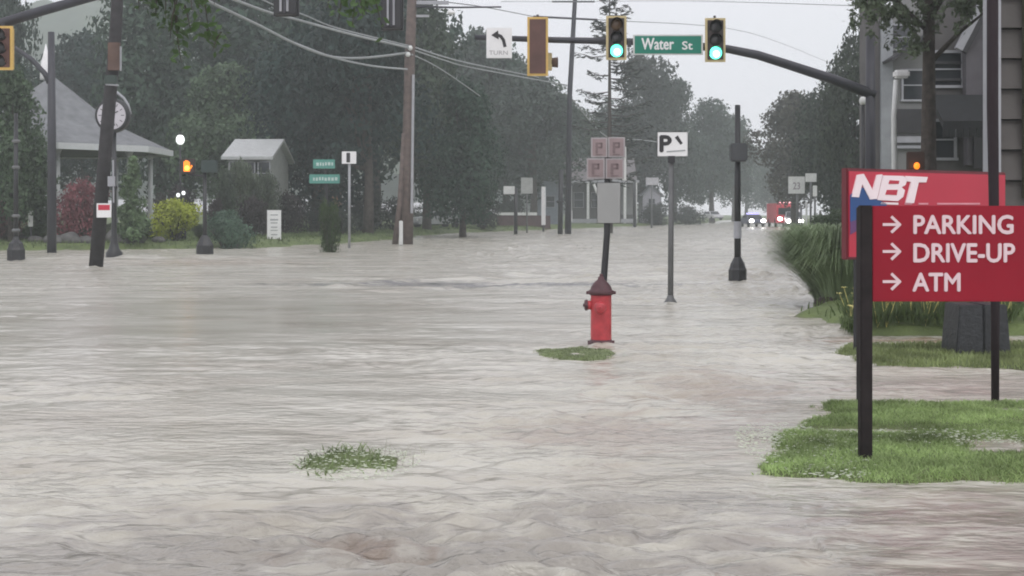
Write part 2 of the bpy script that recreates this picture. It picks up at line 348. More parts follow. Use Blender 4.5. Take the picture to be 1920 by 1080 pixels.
# water: one sheet of turbid flood water with real waves
WAKES = [(1.08, 15.5, .17), (2.79, 22.6, .1), (5.29, 30.0, .3), (-12.5, 38.4, .2), (-16.5, 42.7, .35), (2.92, 10.8, .06), (4.08, 10.8, .05), (1.24, 17.3, .06)]
def wave(X, Y):
    wx = X + 0.6 * vnoise(X * 0.35, Y * 0.35, 21); wy = Y + 0.9 * vnoise(X * 0.3, Y * 0.3, 22)
    a, b = rot(wx, wy, R(8))
    calm = np.clip(0.5 + 1.3 * vnoise(X * 0.12, Y * 0.09, 30) + 0.035 * (X + 3.0), 0.22, 1.15)
    def rg(u, v, s): return 1 - np.abs(vnoise(u, v, s)) * 2.0
    calm = calm * (1 - 0.9 * np.exp(-((X + 4.0) / 5.0) ** 2 - ((Y - 18) / 8.5) ** 2))
    calm = calm * (1 + 0.35 * np.clip((9.5 - Y) / 4, 0, 1))
    patch = np.clip(0.9 + 2.2 * vnoise(X * 0.5 + 9, Y * 0.8, 31), 0.15, 1.8)
    h = 0.030 * vnoise(a * 0.42, b * 0.75, 1)
    h += 0.040 * vnoise(a * 1.1, b * 2.4, 2) * calm
    a2, b2 = rot(wx, wy, R(-14))
    h += 0.052 * vnoise(a2 * 1.7, b2 * 5.0, 5) * calm * patch
    h += 0.036 * vnoise(a * 3.2, b * 9.0, 6) * calm * patch
    sp_ = np.clip(vnoise(a * 2.3, b * 5.5, 51) + 0.5 * vnoise(a2 * 5.5, b2 * 12, 52) - 0.22, 0, 1)
    h += 0.11 * sp_ * calm * patch
    h -= 0.10 * np.clip(vnoise(a2 * 1.3 + 3, b2 * 3.6, 53) + 0.4 * vnoise(a * 4.5, b * 9, 54) - 0.28, 0, 1) * calm
    nb = 1 + 0.15 * np.clip((10 - Y) / 4, 0, 1)
    h += nb * 0.030 * vnoise(a2 * 5.2, b2 * 11.0, 7) * calm * patch + nb * 0.026 * vnoise(a * 7.5, b * 18.0, 17) * calm * patch
    def g(px, py, rx, ry):                       # a disturbance round a place in the flow
        yy = HCAM * FPX / (py - HOR); xx = (px - 960) * yy / FPX
        return np.exp(-((X - xx) / rx) ** 2 - ((Y - yy) / ry) ** 2)
    def ridge(pts, wd, amp):
        out = np.zeros(X.shape)
        P = [((px - 960) * (HCAM * FPX / (py - HOR)) / FPX, HCAM * FPX / (py - HOR)) for px, py in pts]
        best = np.full(X.shape, 1e9)
        for (x0, y0), (x1, y1) in zip(P[:-1], P[1:]):
            ex, ey = x1 - x0, y1 - y0; t = np.clip(((X - x0) * ex + (Y - y0) * ey) / (ex * ex + ey * ey), 0, 1)
            best = np.minimum(best, np.hypot(X - x0 - ex * t, Y - y0 - ey * t))
        return amp * np.exp(-(best / wd) ** 2)
    n1 = 1 + 1.2 * vnoise(X * 1.3, Y * 1.3, 12)
    h += ridge([(640, 537), (760, 528), (880, 524), (960, 517), (1060, 518), (1130, 524), (1330, 522)], 0.32, 0.07) * n1
    h += ridge([(680, 546), (820, 541), (900, 533), (1000, 526), (1060, 527)], 0.40, -0.07) * n1
    h += ridge([(1150, 612), (1215, 600), (1290, 603)], 0.16, 0.045) * n1
    h += g(1300, 712, 0.55, 0.28) * 0.14 * n1 - g(1290, 735, 0.6, 0.25) * 0.08
    h += g(1190, 735, 0.5, 0.4) * 0.04 * n1 * vnoise(X * 4, Y * 7, 15) * 4
    h += ridge([(560, 1040), (650, 1008), (720, 1022), (800, 1035)], 0.05, 0.022) * n1
    h += g(860, 985, 0.22, 0.10) * 0.05 
    h += g(280, 488, 5.0, 1.2) * 0.16 * n1
    for (x0, y0, r0) in WAKES:
        d = np.hypot(X - x0, (Y - y0)); m_ = (d < 3.0)
        h += np.where(m_, 0.016 * np.exp(-np.clip(d - r0, 0, 9) / 0.45) * np.cos((d - r0) * 2 * PI / 0.30), 0)
        u_ = -(Y - y0); v_ = np.abs(X - x0) - 0.28 * np.clip(u_, 0, 9)
        h += np.where((u_ > 0) & (u_ < 2.5), 0.035 * np.exp(-(v_ / 0.09) ** 2) * np.exp(-u_ / 1.1) * (1 + vnoise(X * 5, Y * 5, 77)), 0)
    # swirl of grassy, shallow water over the lawn edge is calmer
    shore = np.clip((-sdpoly(X, Y, LAWN)) / 0.9, 0.25, 1)
    drive = np.where((X > 1.5) & (Y < 7.6), 0.45, 1.0)
    far = np.clip(1 - (Y - 90) / 160, 0.15, 1)
    return np.clip(h * shore * drive * far, -0.14, 0.2)
def water_mat():
    m = bpy.data.materials.new("muddy_flood_water"); m.use_nodes = True; t = m.node_tree; b = t.nodes["Principled BSDF"]
    g = t.nodes.new("ShaderNodeNewGeometry")
    mp = t.nodes.new("ShaderNodeMapping"); mp.inputs['Scale'].default_value = (0.45, 1.0, 1); t.links.new(g.outputs['Position'], mp.inputs[0])
    n = t.nodes.new("ShaderNodeTexNoise"); n.inputs['Scale'].default_value = 1.0; n.inputs['Detail'].default_value = 6
    t.links.new(mp.outputs[0], n.inputs['Vector'])
    r = t.nodes.new("ShaderNodeValToRGB"); e = r.color_ramp.elements
    e[0].position = 0.42; e[0].color = (0.485, 0.475, 0.405, 1); e[1].position = 0.66; e[1].color = (0.40, 0.38, 0.315, 1)
    t.links.new(n.outputs['Fac'], r.inputs[0])
    # browner silt and darker water in places; the centre ripple's shade is painted in
    def blob(x, y, rx, ry, r0, r1):
        s = t.nodes.new("ShaderNodeVectorMath"); s.operation = 'SUBTRACT'; t.links.new(g.outputs['Position'], s.inputs[0]); s.inputs[1].default_value = (x, y, 0)
        d = t.nodes.new("ShaderNodeVectorMath"); d.operation = 'DIVIDE'; t.links.new(s.outputs[0], d.inputs[0]); d.inputs[1].default_value = (rx, ry, 10)
        l = t.nodes.new("ShaderNodeVectorMath"); l.operation = 'LENGTH'; t.links.new(d.outputs[0], l.inputs[0])
        nn = t.nodes.new("ShaderNodeMath"); nn.operation = 'MULTIPLY_ADD'; t.links.new(nz.outputs['Fac'], nn.inputs[0]); nn.inputs[1].default_value = 3.2
        t.links.new(l.outputs['Value'], nn.inputs[2])
        q = t.nodes.new("ShaderNodeMapRange"); q.inputs[1].default_value = r0 + 1.6; q.inputs[2].default_value = r1 + 1.6; q.inputs[3].default_value = 1; q.inputs[4].default_value = 0
        t.links.new(nn.outputs[0], q.inputs[0]); return q
    nz = t.nodes.new("ShaderNodeTexNoise"); nz.inputs['Scale'].default_value = 4.5; nz.inputs['Detail'].default_value = 8; nz.inputs['Distortion'].default_value = 1.0; t.links.new(mp.outputs[0], nz.inputs['Vector'])
    cur = r.outputs[0]
    for (x, y, rx, ry, col, f) in [(-0.6, 5.9, 4.5, 1.1, (0.25, 0.235, 0.205), 0.8), (1.0, 7.0, 1.6, 0.5, (0.27, 0.255, 0.225), 0.6), (-0.8, 29.0, 4.8, 1.1, (0.15, 0.15, 0.145), 0.95), (-9.5, 41, 4, 2.0, (0.33, 0.26, 0.20), 0.5), (-0.72, 6.05, 0.35, 0.28, (0.20, 0.15, 0.11), 0.7), (1.9, 11.6, 0.9, 1.6, (0.29, 0.24, 0.19), 0.6), (3.0, 6.3, 1.6, 1.2, (0.32, 0.285, 0.25), 0.9),  # the long grey streak is shade of the centre ridge put into the colour
                                (0.95, 9.3, 1.3, 1.0, (0.33, 0.28, 0.235), 0.6), (5.2, 16.0, 1.6, 0.5, (0.33, 0.25, 0.17), 0.9), (4.4, 12.0, 2.2, 1.0, (0.40, 0.36, 0.32), 0.7)]:
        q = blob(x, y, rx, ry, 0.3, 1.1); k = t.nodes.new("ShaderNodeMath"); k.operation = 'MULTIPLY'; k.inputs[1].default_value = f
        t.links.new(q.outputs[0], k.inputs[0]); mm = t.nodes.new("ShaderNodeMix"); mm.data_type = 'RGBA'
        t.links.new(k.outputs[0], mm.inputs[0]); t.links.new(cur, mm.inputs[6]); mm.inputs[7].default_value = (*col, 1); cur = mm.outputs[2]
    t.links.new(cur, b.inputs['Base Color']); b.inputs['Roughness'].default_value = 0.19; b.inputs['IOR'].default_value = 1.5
    # fine ripples
    mp2 = t.nodes.new("ShaderNodeMapping"); mp2.inputs['Scale'].default_value = (6, 13, 6); mp2.inputs['Rotation'].default_value = (0, 0, R(6)); t.links.new(g.outputs['Position'], mp2.inputs[0])
    n2 = t.nodes.new("ShaderNodeTexNoise"); n2.inputs['Scale'].default_value = 1.0; n2.inputs['Detail'].default_value = 4; n2.inputs['Distortion'].default_value = 0.2
    t.links.new(mp2.outputs[0], n2.inputs['Vector'])
    mp3 = t.nodes.new("ShaderNodeMapping"); mp3.inputs['Scale'].default_value = (0.8, 1.7, 1); t.links.new(g.outputs['Position'], mp3.inputs[0])
    n3 = t.nodes.new("ShaderNodeTexNoise"); n3.inputs['Scale'].default_value = 1.0; n3.inputs['Detail'].default_value = 5; t.links.new(mp3.outputs[0], n3.inputs['Vector'])
    b1 = t.nodes.new("ShaderNodeBump"); b1.inputs['Strength'].default_value = 0.8; b1.inputs['Distance'].default_value = 0.06; 
    npm = t.nodes.new("ShaderNodeTexNoise"); npm.inputs['Scale'].default_value = 1.1; npm.inputs['Detail'].default_value = 3; t.links.new(mp.outputs[0], npm.inputs['Vector'])
    rpm = t.nodes.new("ShaderNodeMapRange"); rpm.inputs[1].default_value = 0.38; rpm.inputs[2].default_value = 0.62; rpm.inputs[3].default_value = 0.25; rpm.inputs[4].default_value = 1.5; t.links.new(npm.outputs['Fac'], rpm.inputs[0])
    mpm = t.nodes.new("ShaderNodeMath"); mpm.operation = 'MULTIPLY'; t.links.new(n2.outputs['Fac'], mpm.inputs[0]); t.links.new(rpm.outputs[0], mpm.inputs[1]); t.links.new(mpm.outputs[0], b1.inputs['Height'])
    b2 = t.nodes.new("ShaderNodeBump"); b2.inputs['Strength'].default_value = 0.8; b2.inputs['Distance'].default_value = 0.20; 
    # the broad slow pool on the left runs smoother than the rest
    s_ = t.nodes.new("ShaderNodeVectorMath"); s_.operation = 'SUBTRACT'; t.links.new(g.outputs['Position'], s_.inputs[0]); s_.inputs[1].default_value = (-5.0, 19, 0)
    d_ = t.nodes.new("ShaderNodeVectorMath"); d_.operation = 'DIVIDE'; t.links.new(s_.outputs[0], d_.inputs[0]); d_.inputs[1].default_value = (8, 11, 10)
    l_ = t.nodes.new("ShaderNodeVectorMath"); l_.operation = 'LENGTH'; t.links.new(d_.outputs[0], l_.inputs[0])
    q_ = t.nodes.new("ShaderNodeMapRange"); q_.inputs[1].default_value = 0.35; q_.inputs[2].default_value = 1.15; q_.inputs[3].default_value = 0.12; q_.inputs[4].default_value = 0.8; t.links.new(l_.outputs['Value'], q_.inputs[0])
    t.links.new(q_.outputs[0], b1.inputs['Strength']); t.links.new(q_.outputs[0], b2.inputs['Strength'])
    t.links.new(n3.outputs['Fac'], b2.inputs['Height'])
    t.links.new(b1.outputs[0], b2.inputs['Normal']); t.links.new(b2.outputs[0], b.inputs['Normal'])
    return m
ysw = np.concatenate([np.linspace(-30, 2.5, 8)[:-1], np.geomspace(2.5, 40, 900), np.geomspace(40.3, 420, 260)])
def wxf(U, y): return U * (0.62 * max(y, 3) + 2.5) + np.sign(U) * np.clip(np.abs(U) - 0.97, 0, 1) / 0.03 * 60
wm = grid_mesh("water", wxf, ysw, 1000, wave)
tag(link_mesh("water", wm, water_mat()), kind="structure")

# hills far behind the trees
def hillz(X, Y):
    base = np.exp(-((Y - 560) / 150) ** 2) * (84 + 18 * vnoise(X * 0.006, Y * 0.004, 40) * 2 + 5 * vnoise(X * 0.04, Y * 0.04, 41))
    side = np.clip((-X + 60) / 120, 0, 1); side2 = np.clip((X - 190) / 150, 0, 1) * 0.35
    return base * (side + side2) + vnoise(X * 0.11, Y * 0.11, 42) * 5 * (side + side2) - 1.2
hm = grid_mesh("hills", lambda U, y: U * 480, np.linspace(380, 780, 90), 240, hillz)
tag(link_mesh("hills", hm, mat("wooded_hillside", (0.045, 0.06, 0.035), 0.9, var=0.4, scale=0.05, bump=1.0, bscale=0.3)), kind="structure")

# ------------------------------------------------------------------ grass
def blades(name, pts, h, wd, lean, mats, label=None, cat=None, kind=None, hvar=0.4, color=None):
    pts = np.asarray(pts); n = len(pts); a = RNG.uniform(0, 2 * PI, n); hh = h * (1 + hvar * RNG.uniform(-1, 1, n))
    la = RNG.uniform(0, 2 * PI, n); le = lean * RNG.uniform(0.1, 1, n)
    dx = np.cos(a) * wd / 2; dy = np.sin(a) * wd / 2
    tip = pts + np.stack([np.cos(la) * le * hh, np.sin(la) * le * hh, hh], 1)
    mid = pts + np.stack([np.cos(la) * le * hh * 0.35, np.sin(la) * le * hh * 0.35, hh * 0.6], 1)
    v0 = pts - np.stack([dx, dy, 0 * dx], 1); v1 = pts + np.stack([dx, dy, 0 * dx], 1)
    v2 = mid + np.stack([dx, dy, 0 * dx], 1) * 0.7; v3 = mid - np.stack([dx, dy, 0 * dx], 1) * 0.7
    co = np.stack([v0, v1, v2, v3, tip], 1).reshape(-1, 3)
    i = np.arange(n)[:, None] * 5
    q = np.concatenate([i + np.array([[0, 1, 2, 3]]), i + np.array([[3, 2, 4, 4]])], 1).reshape(-1, 4)
    # triangle tips as tiny quads
    tip2 = tip + np.stack([dx, dy, 0 * dx], 1) * 0.1
    co = np.stack([v0, v1, v2, v3, tip2, tip], 1).reshape(-1, 3); i = np.arange(n)[:, None] * 6
    q = np.concatenate([i + np.array([[0, 1, 2, 3]]), i + np.array([[3, 2, 4, 5]])], 1).reshape(-1, 4)
    o = link_mesh(name, np_mesh(name, co, q), mats)
    if color: o.color = (*color, 1)
    return tag(o, label, cat, kind=kind)
def scatter(poly_fn, x0, x1, y0, y1, n, zmin):
    X = RNG.uniform(x0, x1, n); Y = RNG.uniform(y0, y1, n); Z = gz_arr(X, Y)
    k = poly_fn(X, Y, Z) & (Z > zmin + np.abs(RNG.normal(0, 0.012, n))); return np.stack([X[k], Y[k], Z[k] - 0.005], 1)
P = scatter(lambda X, Y, Z: sdpoly(X, Y, LAWN) > -0.3, 1.0, 8.0, 6.8, 11.3, 170000, -0.012)
blades("lawn_grass", P, 0.029, 0.008, 1.8, LEAF, "bright green flooded lawn around the front post of the red parking sign", "grass", "stuff", color=(0.25, 0.34, 0.135))
P = scatter(lambda X, Y, Z: sdpoly(X, Y, STRIP) > -0.5, 3.3, 12.0, 11.8, 16.4, 60000, -0.01)
blades("verge_grass", P, 0.05, 0.012, 0.8, LEAF, "dull green grass strip in front of the yellow flower bed", "grass", "stuff", color=(0.19, 0.23, 0.10))
P = scatter(lambda X, Y, Z: (np.abs(X - 0.78) < 1) & (np.abs(Y - 14.35) < 1.6), 0, 1.8, 12.9, 15.8, 12000, -0.05)
blades("mound_grass", P, 0.018, 0.012, 2.0, LEAF, "small island of submerged green grass at the foot of the red hydrant", "grass", "stuff", color=(0.19, 0.225, 0.125))
P = scatter(lambda X, Y, Z: (np.hypot((X + 1.02) / 1.15, (Y - 8.2) / 1.6) < 0.36 + 0.5 * vnoise(X * 6, Y * 5, 3)), -1.8, -0.2, 7.2, 9.2, 3200, -0.05)
P[:, 2] = -0.01
blades("grass_tuft", P, 0.055, 0.013, 2.0, LEAF, "isolated tuft of green grass poking out of the water at lower left", "grass", "stuff", color=(0.20, 0.26, 0.12))
P = np.stack([RNG.uniform(-1.0, -0.55, 26), RNG.uniform(8.1, 8.6, 26), np.full(26, -0.01)], 1)
blades("tall_grass_stems", P, 0.10, 0.004, 0.7, LEAF, "few thin pale stems rising behind the isolated tuft in the water", "grass", "stuff", color=(0.28, 0.29, 0.22))
def shore(X, Y, Z):
    s = sdpoly(X, Y, LEFT); return (s > -1.5) & (s < 22)
P = scatter(shore, -34, 6, 50, 128, 60000, -0.02)
blades("bank_grass", P, 0.12, 0.05, 0.8, LEAF, "green grass bank along the far left edge of the flood", "grass", "stuff", color=(0.12, 0.16, 0.07))
def shore2(X, Y, Z):
    s = sdpoly(X, Y, RIGHT); return (s > -0.8) & (s < 12)
P = scatter(shore2, 4, 30, 17, 120, 50000, -0.02)
blades("roadside_grass", P, 0.14, 0.03, 0.8, LEAF, "green verge behind the ornamental grass along the right side of the street", "grass", "stuff", color=(0.11, 0.155, 0.06))

# foam and pale flecks caught in the grass
def foam(name, cx, cy, rx, ry, n, z, label):
    mb = MB()
    for _ in range(n):
        a = random.uniform(0, 2 * PI); r = math.sqrt(random.random()); x = cx + math.cos(a) * r * rx; y = cy + math.sin(a) * r * ry
        s = random.uniform(0.002, 0.006)
        mb.sphere((x, y, z + random.uniform(0, 0.02)), s, n=4, sq=(2.6, 1.0, 0.5))
    o = mb.build(name, mat(name + "_froth", (0.60, 0.65, 0.52), 0.6), None, smooth=True); return tag(o, label, "foam", kind="stuff")
foam("foam", 1.95, 8.6, 0.42, 1.0, 1100, 0.022, "whitish froth and washed grass at the left tip of the bright lawn")
foam("foam", 3.2, 9.0, 1.6, 0.3, 900, 0.02, "thin pale streak of froth lying across the bright lawn right of the front post")
foam("foam", -1.0, 8.1, 0.42, 0.55, 420, 0.018, "pale froth among the isolated grass tuft in the water")

# ------------------------------------------------------------------ trees and shrubs
def lobes_crown(n_leaf, leaf, lobes, seed, droop=0.0):
    rng = np.random.default_rng(seed); L = np.array(lobes)          # cx,cy,cz,r
    wgt = L[:, 3] ** 2; idx = rng.choice(len(L), n_leaf, p=wgt / wgt.sum())
    d = rng.normal(size=(n_leaf, 3)); d[:, 2] += 0.25; d /= np.linalg.norm(d, axis=1)[:, None]
    rad = L[idx, 3] * (0.62 + 0.48 * rng.random(n_leaf) ** 0.7)
    bump = 1 + 0.16 * np.sin(d[:, 0] * 9 + idx) * np.sin(d[:, 1] * 8 + idx * 2) + 0.12 * np.sin(d[:, 2] * 11 + idx)
    c = L[idx, :3] + d * (rad * bump)[:, None]
    c[:, 2] -= droop * (1 - d[:, 2]) * L[idx, 3]
    nrm = d + rng.normal(size=(n_leaf, 3)) * 0.55; nrm /= np.linalg.norm(nrm, axis=1)[:, None]
    t = np.cross(nrm, rng.normal(size=(n_leaf, 3))); t /= np.linalg.norm(t, axis=1)[:, None] + 1e-9
    b = np.cross(nrm, t); s = leaf * (0.6 + 0.8 * rng.random(n_leaf))[:, None]
    co = np.stack([c - t * s, c - b * s * 0.55, c + t * s, c + b * s * 0.55], 1).reshape(-1, 3)
    q = np.arange(n_leaf * 4).reshape(-1, 4); return co, q
def make_lobes(rng, n, rx, ry, z0, z1, rmin, rmax, top=0.7):
    out = []
    for i in range(n):
        t = rng.random(); z = z0 + (z1 - z0) * t
        w = math.sin(PI * min(1, (t * 0.82 + 0.16))) ** top
        a = rng.uniform(0, 2 * PI); r = math.sqrt(rng.random()) * w
        out.append((math.cos(a) * r * rx, math.sin(a) * r * ry, z, rng.uniform(rmin, rmax) * (0.75 + 0.4 * w)))
    return out
TREE_V = []
for k in range(6):            # unit trees 10 m tall
    rng = np.random.default_rng(100 + k)
    lb = make_lobes(rng, 34, 2.6, 2.6, 2.3, 9.2, 0.75, 1.35)
    co, q = lobes_crown(15000, 0.14, lb, 200 + k, droop=0.25 if k % 2 else 0.1)
    cm = np_mesh("crown", co, q); cm.materials.append(LEAF)
    mb = MB(); mb.tube([(0, 0, -0.3), (0.05, 0, 1.5), (0.0, 0.08, 3.4), (0.1, 0, 6.5)], [0.30, 0.22, 0.17, 0.05], n=9)
    for j in range(8):
        x, y, z, r = lb[j * 3]; h0 = min(1.8 + j * 0.4, z - 0.4)
        mb.tube([(0.03, 0.03, h0), (x * 0.45, y * 0.45, (h0 + z) / 2 - 0.1), (x, y, z)], [0.11, 0.07, 0.02], n=6)
    tmp = mb.build("trunk", M_bark, None, smooth=True); tm = tmp.data; bpy.data.objects.remove(tmp)
    TREE_V.append((cm, tm))
def tree(px, Y, top, half, col, label, group, k=None, low=None, wob=0):
    X = ax(px, Y); g = gz(X, Y) if Y < 380 else 0.5
    t = thing("tree", (X, Y, g), label, "tree", group)
    k = random.randrange(6) if k is None else k
    hgt = (az(top, Y) - g); sx = half * Y / FPX / 3.5; sz = hgt / 9.9
    if low is not None: pass
    for nm, me in (("crown", TREE_V[k][0]), ("trunk", TREE_V[k][1])):
        o = bpy.data.objects.new(nm, me); SC.collection.objects.link(o); o.parent = t
        s = sx if nm == "crown" else min(sx, sz)
        o.scale = (s, s, sz); 
        if nm == "crown": o.color = (*col, 1)
    if g < 0: print('TREE IN WATER', px, Y, g)
    t.rotation_euler.z = random.uniform(0, 6.28)
    return t
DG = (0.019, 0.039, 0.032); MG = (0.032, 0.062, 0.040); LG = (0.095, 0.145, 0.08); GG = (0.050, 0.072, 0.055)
GL = "large trees behind the left bank"
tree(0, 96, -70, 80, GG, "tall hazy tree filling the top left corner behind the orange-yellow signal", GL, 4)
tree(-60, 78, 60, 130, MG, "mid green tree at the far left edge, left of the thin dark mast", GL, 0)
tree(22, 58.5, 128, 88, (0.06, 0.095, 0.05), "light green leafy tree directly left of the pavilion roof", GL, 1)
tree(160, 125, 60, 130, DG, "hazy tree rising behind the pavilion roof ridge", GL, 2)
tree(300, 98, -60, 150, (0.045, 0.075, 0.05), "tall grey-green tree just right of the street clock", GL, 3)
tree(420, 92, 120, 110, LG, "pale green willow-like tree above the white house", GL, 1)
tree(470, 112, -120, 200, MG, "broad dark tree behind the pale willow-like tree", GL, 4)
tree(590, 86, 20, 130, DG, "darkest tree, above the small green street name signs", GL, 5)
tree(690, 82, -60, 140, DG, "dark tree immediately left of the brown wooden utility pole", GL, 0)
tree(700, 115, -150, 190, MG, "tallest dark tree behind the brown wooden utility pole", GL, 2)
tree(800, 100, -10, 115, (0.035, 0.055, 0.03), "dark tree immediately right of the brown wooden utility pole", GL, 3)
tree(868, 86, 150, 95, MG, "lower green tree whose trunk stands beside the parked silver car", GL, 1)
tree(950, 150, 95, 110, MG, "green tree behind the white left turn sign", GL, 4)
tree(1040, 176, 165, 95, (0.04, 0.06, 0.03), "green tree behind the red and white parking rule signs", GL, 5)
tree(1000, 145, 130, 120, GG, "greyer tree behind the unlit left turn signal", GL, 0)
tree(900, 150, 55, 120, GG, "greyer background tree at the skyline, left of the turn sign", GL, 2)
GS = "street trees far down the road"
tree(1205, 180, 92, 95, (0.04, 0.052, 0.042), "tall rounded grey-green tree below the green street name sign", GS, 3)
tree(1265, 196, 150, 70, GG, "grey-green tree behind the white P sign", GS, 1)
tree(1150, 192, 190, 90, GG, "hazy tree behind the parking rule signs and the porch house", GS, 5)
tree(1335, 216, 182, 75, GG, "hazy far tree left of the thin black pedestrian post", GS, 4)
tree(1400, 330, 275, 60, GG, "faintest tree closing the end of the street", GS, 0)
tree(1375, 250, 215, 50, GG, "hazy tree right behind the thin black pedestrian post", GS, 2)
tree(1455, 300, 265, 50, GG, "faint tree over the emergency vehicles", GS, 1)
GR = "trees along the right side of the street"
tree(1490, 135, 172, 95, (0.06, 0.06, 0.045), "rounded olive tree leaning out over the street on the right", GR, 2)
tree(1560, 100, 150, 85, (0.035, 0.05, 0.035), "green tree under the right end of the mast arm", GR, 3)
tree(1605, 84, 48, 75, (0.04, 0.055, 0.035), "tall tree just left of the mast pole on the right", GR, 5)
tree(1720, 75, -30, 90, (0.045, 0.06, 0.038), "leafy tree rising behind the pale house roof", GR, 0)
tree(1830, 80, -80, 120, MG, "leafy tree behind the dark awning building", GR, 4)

# skyline conifer with sparse drooping boughs
def spruce(px, Y, top, spread, label):
    X = ax(px, Y); g = gz(X, Y); t = thing("spruce_tree", (X, Y, g), label, "tree")
    H = az(top, Y) - g; mb = MB(); mb.tube([(X, Y, g - .3), (X, Y, g + H)], [0.28, 0.03], n=8); mb.build("trunk", M_bark, t, smooth=True)
    rng = np.random.default_rng(5); C = []
    br = MB()
    for i in range(58):
        f = 0.22 + 0.76 * i / 58; z = g + H * f; L = spread * (1.25 - f) * rng.uniform(0.5, 1.25); a = rng.uniform(0, 2 * PI)
        p0 = Vector((X, Y, z)); p1 = p0 + Vector((math.cos(a) * L, math.sin(a) * L, L * 0.12)); pm = (p0 + p1) / 2 + Vector((0, 0, -L * 0.1))
        br.tube([p0, pm, p1], [0.05, 0.035, 0.015], n=5)
        for s in np.linspace(0.25, 1, 10):
            p = p0.lerp(pm, s * 2) if s < .5 else pm.lerp(p1, s * 2 - 1)
            for _ in range(4): C.append((p.x + rng.normal() * .13, p.y + rng.normal() * .13, p.z - abs(rng.normal()) * 0.2))
    br.build("boughs", M_bark, t, smooth=True)
    C = np.array(C); n = len(C); d = rng.normal(size=(n, 3)); d[:, 2] *= 0.3; d /= np.linalg.norm(d, axis=1)[:, None]
    b = np.cross(d, rng.normal(size=(n, 3))); b /= np.linalg.norm(b, axis=1)[:, None]
    co = np.stack([C - d * .28, C - b * .06, C + d * .28, C + b * .06], 1).reshape(-1, 3) - np.array(t.location)
    o = link_mesh("crown", np_mesh("crown", co, np.arange(n * 4).reshape(-1, 4)), LEAF, t); o.color = (0.035, 0.045, 0.035, 1)
spruce(1143, 104, -30, 4.6, "sparse conifer with sky showing through, behind the left green signal")

# shrubs
SHR = []
for k in range(4):
    rng = np.random.default_rng(300 + k); lb = make_lobes(rng, 16, 0.62, 0.62, 0.22, 0.78, 0.20, 0.34, 0.5)
    co, q = lobes_crown(5200, 0.032, lb, 400 + k); m_ = np_mesh("foliage", co, q); m_.materials.append(LEAF); SHR.append(m_)
mb = MB()
for j in range(9):
    a = j * 0.7; mb.tube([(0, 0, -0.1), (math.cos(a) * .25, math.sin(a) * .25, .35), (math.cos(a) * .5, math.sin(a) * .5, .65)], [0.03, 0.02, 0.008], n=5)
tmp = mb.build("stems", M_bark, None); STEMS = tmp.data; bpy.data.objects.remove(tmp)
def shrub(px, Y, top, half, col, label, group=None, k=None, name="shrub"):
    X = ax(px, Y); g = gz(X, Y); t = thing(name, (X, Y, g), label, "shrub", group); k = random.randrange(4) if k is None else k
    hx = half * Y / FPX / 0.88; hz = (az(top, Y) - g) / 1.03
    for nm, me in (("foliage", SHR[k]), ("stems", STEMS)):
        o = bpy.data.objects.new(nm, me); SC.collection.objects.link(o); o.parent = t; o.scale = (hx, hx, hz); o.color = (*col, 1)
    t.rotation_euler.z = random.uniform(0, 6.28); return t
shrub(328, 60.5, 372, 70, (0.33, 0.38, 0.05), "round yellow-green bush on the left bank", k=0)
shrub(425, 58.5, 393, 64, (0.075, 0.125, 0.085), "low spreading blue-green bush right of the yellow-green bush", k=1)
shrub(150, 59, 338, 62, (0.20, 0.075, 0.085), "dark red-leaved bush between the thin mast and the leaning pole", k=2)
shrub(8, 60, 352, 50, (0.15, 0.08, 0.075), "brownish red bush at the left edge behind the black pedestrian post", k=3)
shrub(170, 60, 412, 50, (0.10, 0.11, 0.07), "grey-green low bush behind the boulders", k=1)
shrub(70, 60, 420, 45, (0.07, 0.11, 0.05), "low green bush beside the white marker post on the left", k=0)
GD = "dark hedge shrubs behind the lawn"
hd = [(470, 70, 368, 42, "purple-brown hedge shrub below the white house"), (535, 80, 360, 45, "dark hedge shrub behind the narrow white banner"),
      (590, 84, 372, 40, "dark hedge shrub left of the tan brick pier"), (680, 90, 350, 50, "dark hedge shrub right of the route marker sign"),
      (735, 96, 370, 40, "dark hedge shrub right behind the brown utility pole"), (905, 112, 372, 50, "dark hedge shrub right of the silver car"),
      (800, 125, 385, 60, "dark low hedge behind the parked silver car"), (640, 78, 392, 42, "dark green shrub in front of the tan brick pier"),
      (960, 140, 372, 40, "shrub behind the low white-capped wall"), (1230, 170, 380, 38, "shrub to the right of the porch house"),
      (1290, 185, 385, 40, "shrub below the hazy far trees"), (405, 70, 372, 30, "dark shrub behind the blue-green bush"), (330, 84, 350, 60, "dark shrub behind the yellow-green bush")]
for a in hd: shrub(a[0], a[1], a[2], a[3], (0.045, 0.038, 0.038) if a[0] < 560 else (0.035, 0.045, 0.034), a[4], GD)
shrub(1560, 60, 392, 60, (0.05, 0.075, 0.035), "green shrub behind the cluster of right-hand road signs")
for a in [(458, 73.0, 296, 40, (0.11, 0.14, 0.09), "tall pale-leaved bush in front of the white house wall"), (496, 72.5, 320, 34, (0.07, 0.09, 0.06), "tall dull bush at the right corner of the white house"), (424, 72.5, 315, 34, (0.06, 0.08, 0.055), "dark bush at the left corner of the white house"),
          (110, 59, 424, 34, (0.08, 0.10, 0.06), "low grey-green ground bush at the foot of the thin dark mast"), (205, 60, 418, 34, (0.07, 0.09, 0.05), "low bush between the leaning pole and the conical evergreen"), (270, 61, 425, 26, (0.05, 0.07, 0.04), "low dark bush left of the yellow-green bush"), (378, 60, 420, 24, (0.06, 0.08, 0.05), "low bush between the yellow-green bush and the blue-green bush")]:
    shrub(a[0], a[1], a[2], a[3], a[4], a[5])
